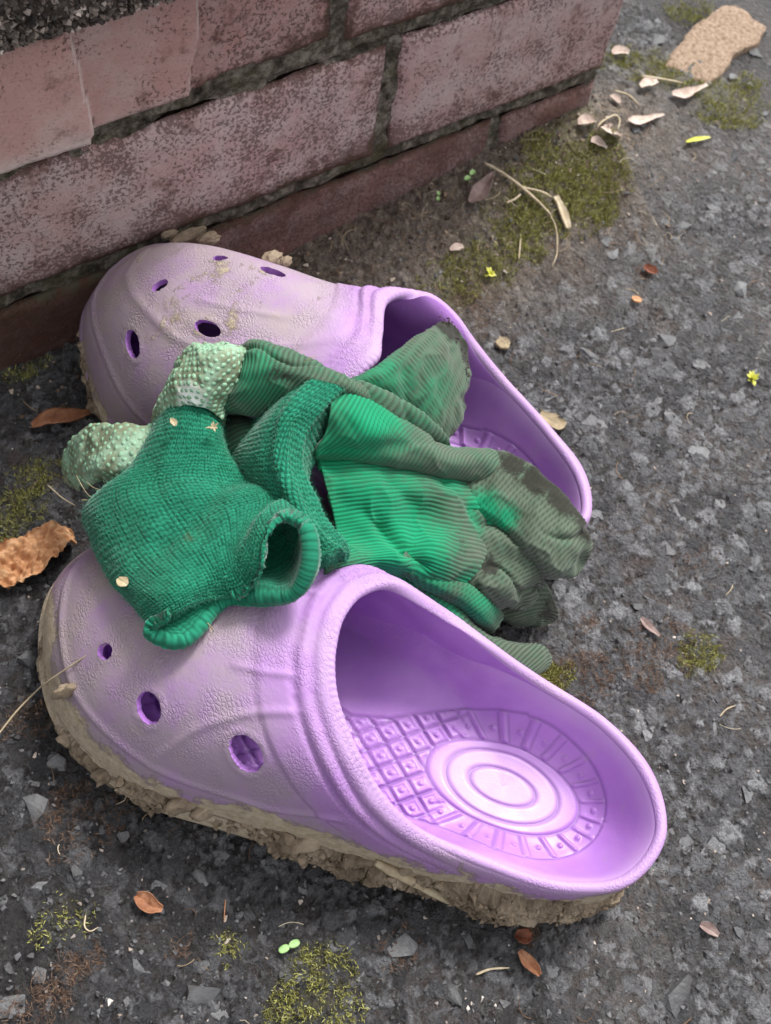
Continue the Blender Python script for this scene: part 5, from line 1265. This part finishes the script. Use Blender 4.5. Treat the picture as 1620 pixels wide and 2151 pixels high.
# flakes lying on the knitted cuff
leaf('seed_flake', [(248, 1214, .8), (258, 1222, 2.4), (268, 1228, .8)], SPECK, 'pale round flake on the lower part of the knitted cuff', 'flake', 0, .5, .4, 51, z0=94)
leaf('seed_husk', [(360, 878, .5), (365, 886, 1.3), (368, 894, .4)], SPECK, 'cream seed husk at the top of the knitted cuff', 'husk', 0, .4, .2, 53, z0=108)
root = thing('dried_flower', at(448, 898, 107), 'small dried star flower stuck on the upper cuff edge', 'dried flower')
for i in range(7):
    a = i * .9 + rng.uniform(-.2, .2); d = np.array([math.cos(a), math.sin(a), rng.uniform(.1, .7)]); L = rng.uniform(1.6, 3.2); sd = np.cross(d, [0, 0, 1.]); sd /= np.linalg.norm(sd)
    V = np.array([sd * .2, -sd * .2, d * L * .6 - sd * .4, d * L * .6 + sd * .4, d * L]); V = np.concatenate([V, V + np.array([0, 0, .4])])
    obj('petal', V, [np.array([[0, 1, 2, 3], [8, 7, 6, 5], [0, 3, 8, 5], [1, 6, 7, 2]]), np.array([[3, 2, 4], [7, 8, 9]])], SPECK, root, smooth=False)
# tan slab of stone at the top right
P = [on_ground(x, y) for x, y in [(1398, 128), (1430, 95), (1485, 38), (1540, 24), (1592, 58), (1594, 92), (1545, 118), (1502, 165), (1462, 172), (1420, 150)]]
P = np.array(P); cc = P.mean(0); ringn = 120
Q = periodic(P - cc, ringn); Q = Q * (1 + .16 * fbm(Q, 9, 4, 5))[:, None]
lv_ = [(1.02, -3), (1.0, 1.0), (.98, 1.8), (.85, 2.0), (.7, 2.1), (.5, 2.0), (.3, 2.1), (.0, 2.1)]
SV = np.array([np.concatenate([Q[:, :2] * s, np.full((ringn, 1), z)], 1) for s, z in lv_]); SV[..., 2] += .8 * fbm(SV + cc, 6, 4, 7) * (SV[..., 2] > 2)
tag(obj('stone_slab', SV + cc, grid_faces(len(lv_), ringn, True), TAN, None, base=cc), 'flat tan stone slab on the ground past the wall corner', 'stone')
pts, rad, ton = [], [], []
while len(pts) < 900:
    t = rng.random(); x = 60 + 400 * t; y = YW - abs(rng.normal(0, 26)) - 1
    if x > CORNER: y = YW + rng.normal(0, 40)
    if rng.random() > .35 + .65 * t: continue
    z_ = gz_at(x, y); pts.append([x, y, z_ + .3]); rad.append(rng.choice([.5, .8, 1.3, 2.2], p=[.4, .33, .2, .07])); ton.append(rng.random())
k = Mat('wall_foot_debris'); DEB = k.done(k.ramp(k.attr('tone'), [(0., (.03, .022, .016)), (.4, (.09, .06, .042)), (.7, (.2, .145, .1)), (.9, (.33, .26, .2)), (1., (.5, .43, .37))]), .85, None, .2)
tag(soup('debris', np.array(pts), rad, DEB, None, ton, flat=.5), 'brown and tan crumbs of dirt gathered along the foot of the brick wall', 'debris', None, 'stuff')
def fibres(n, area, lmin, lmax, label, seed):
    """thin dry plant fibres lying loose on the ground"""
    r = np.random.default_rng(seed); V, F, T = [], [], []; off = 0
    while n > 0:
        x, y = area(r)
        if y > YW - 1 and x < CORNER + 2: continue
        n -= 1; L = r.uniform(lmin, lmax); a = r.uniform(0, 6.28); b_ = r.normal(0, .9); w_ = r.uniform(.1, .24); z0 = gz_at(x, y) + r.uniform(.3, 1.2); q = []
        for i in range(6):
            t = i / 5.; aa = a + b_ * t; x2, y2 = x + L * t * math.cos(aa), y + L * t * math.sin(aa); z2 = max(z0 + .8 * math.sin(t * 3), gz_at(x2, y2) + .35)
            nx, ny = -math.sin(aa) * w_, math.cos(aa) * w_; q += [[x2 + nx, y2 + ny, z2], [x2, y2, z2 + w_], [x2 - nx, y2 - ny, z2]]
        V.append(q)
        for i in range(5):
            o_ = off + 3 * i; F += [[o_, o_ + 1, o_ + 4, o_ + 3], [o_ + 1, o_ + 2, o_ + 5, o_ + 4]]
        T += [r.random()] * 18; off += 18
    k = Mat('dry_fibres'); m_ = k.done(k.ramp(k.attr('tone'), [(0., (.06, .03, .02)), (.4, (.17, .1, .06)), (.8, (.36, .28, .18)), (1., (.52, .45, .33))]), .7, None, .25)
    tag(obj('plant_fibres', np.array(V).reshape(-1, 3), np.array(F), m_, None, {'tone': np.array(T)}), label, 'plant litter', None, 'stuff')
fibres(150, lambda r: (r.uniform(120, 470), YW - abs(r.normal(0, 38))), 4, 16, 'thin dry plant fibres strewn along the foot of the brick wall', 3)
fibres(190, lambda r: (r.uniform(-10, 540), r.uniform(-100, 480)), 3, 10, 'short dry fibres scattered over the open asphalt', 4)
# soil crumbs fallen in the rear clog and on the finger tips
pts, rad = [], []
for _ in range(90):
    a = at(*(np.array([1172, 1012]) + rng.normal(0, [12, 22])), 34); pts.append(a); rad.append(rng.choice([.3, .5, .8]))
for _ in range(90):
    t = rng.random(); a = at(1075 + 165 * t + rng.normal(0, 7), 990 + 110 * t + rng.normal(0, 7), 62 - 10 * t); pts.append(a); rad.append(rng.choice([.3, .5, .7]))
for _ in range(150):
    t = rng.random(); a = at(935 + 42 * t + rng.normal(0, 6), 676 + 110 * t + rng.normal(0, 8), 88 - 12 * t); pts.append(a); rad.append(rng.choice([.4, .7, 1.1]))
tag(soup('soil_crumbs', np.array(pts), rad, CRUMB), 'dark soil crumbs on the glove fingers and in the rear clog heel', 'soil', None, 'stuff')
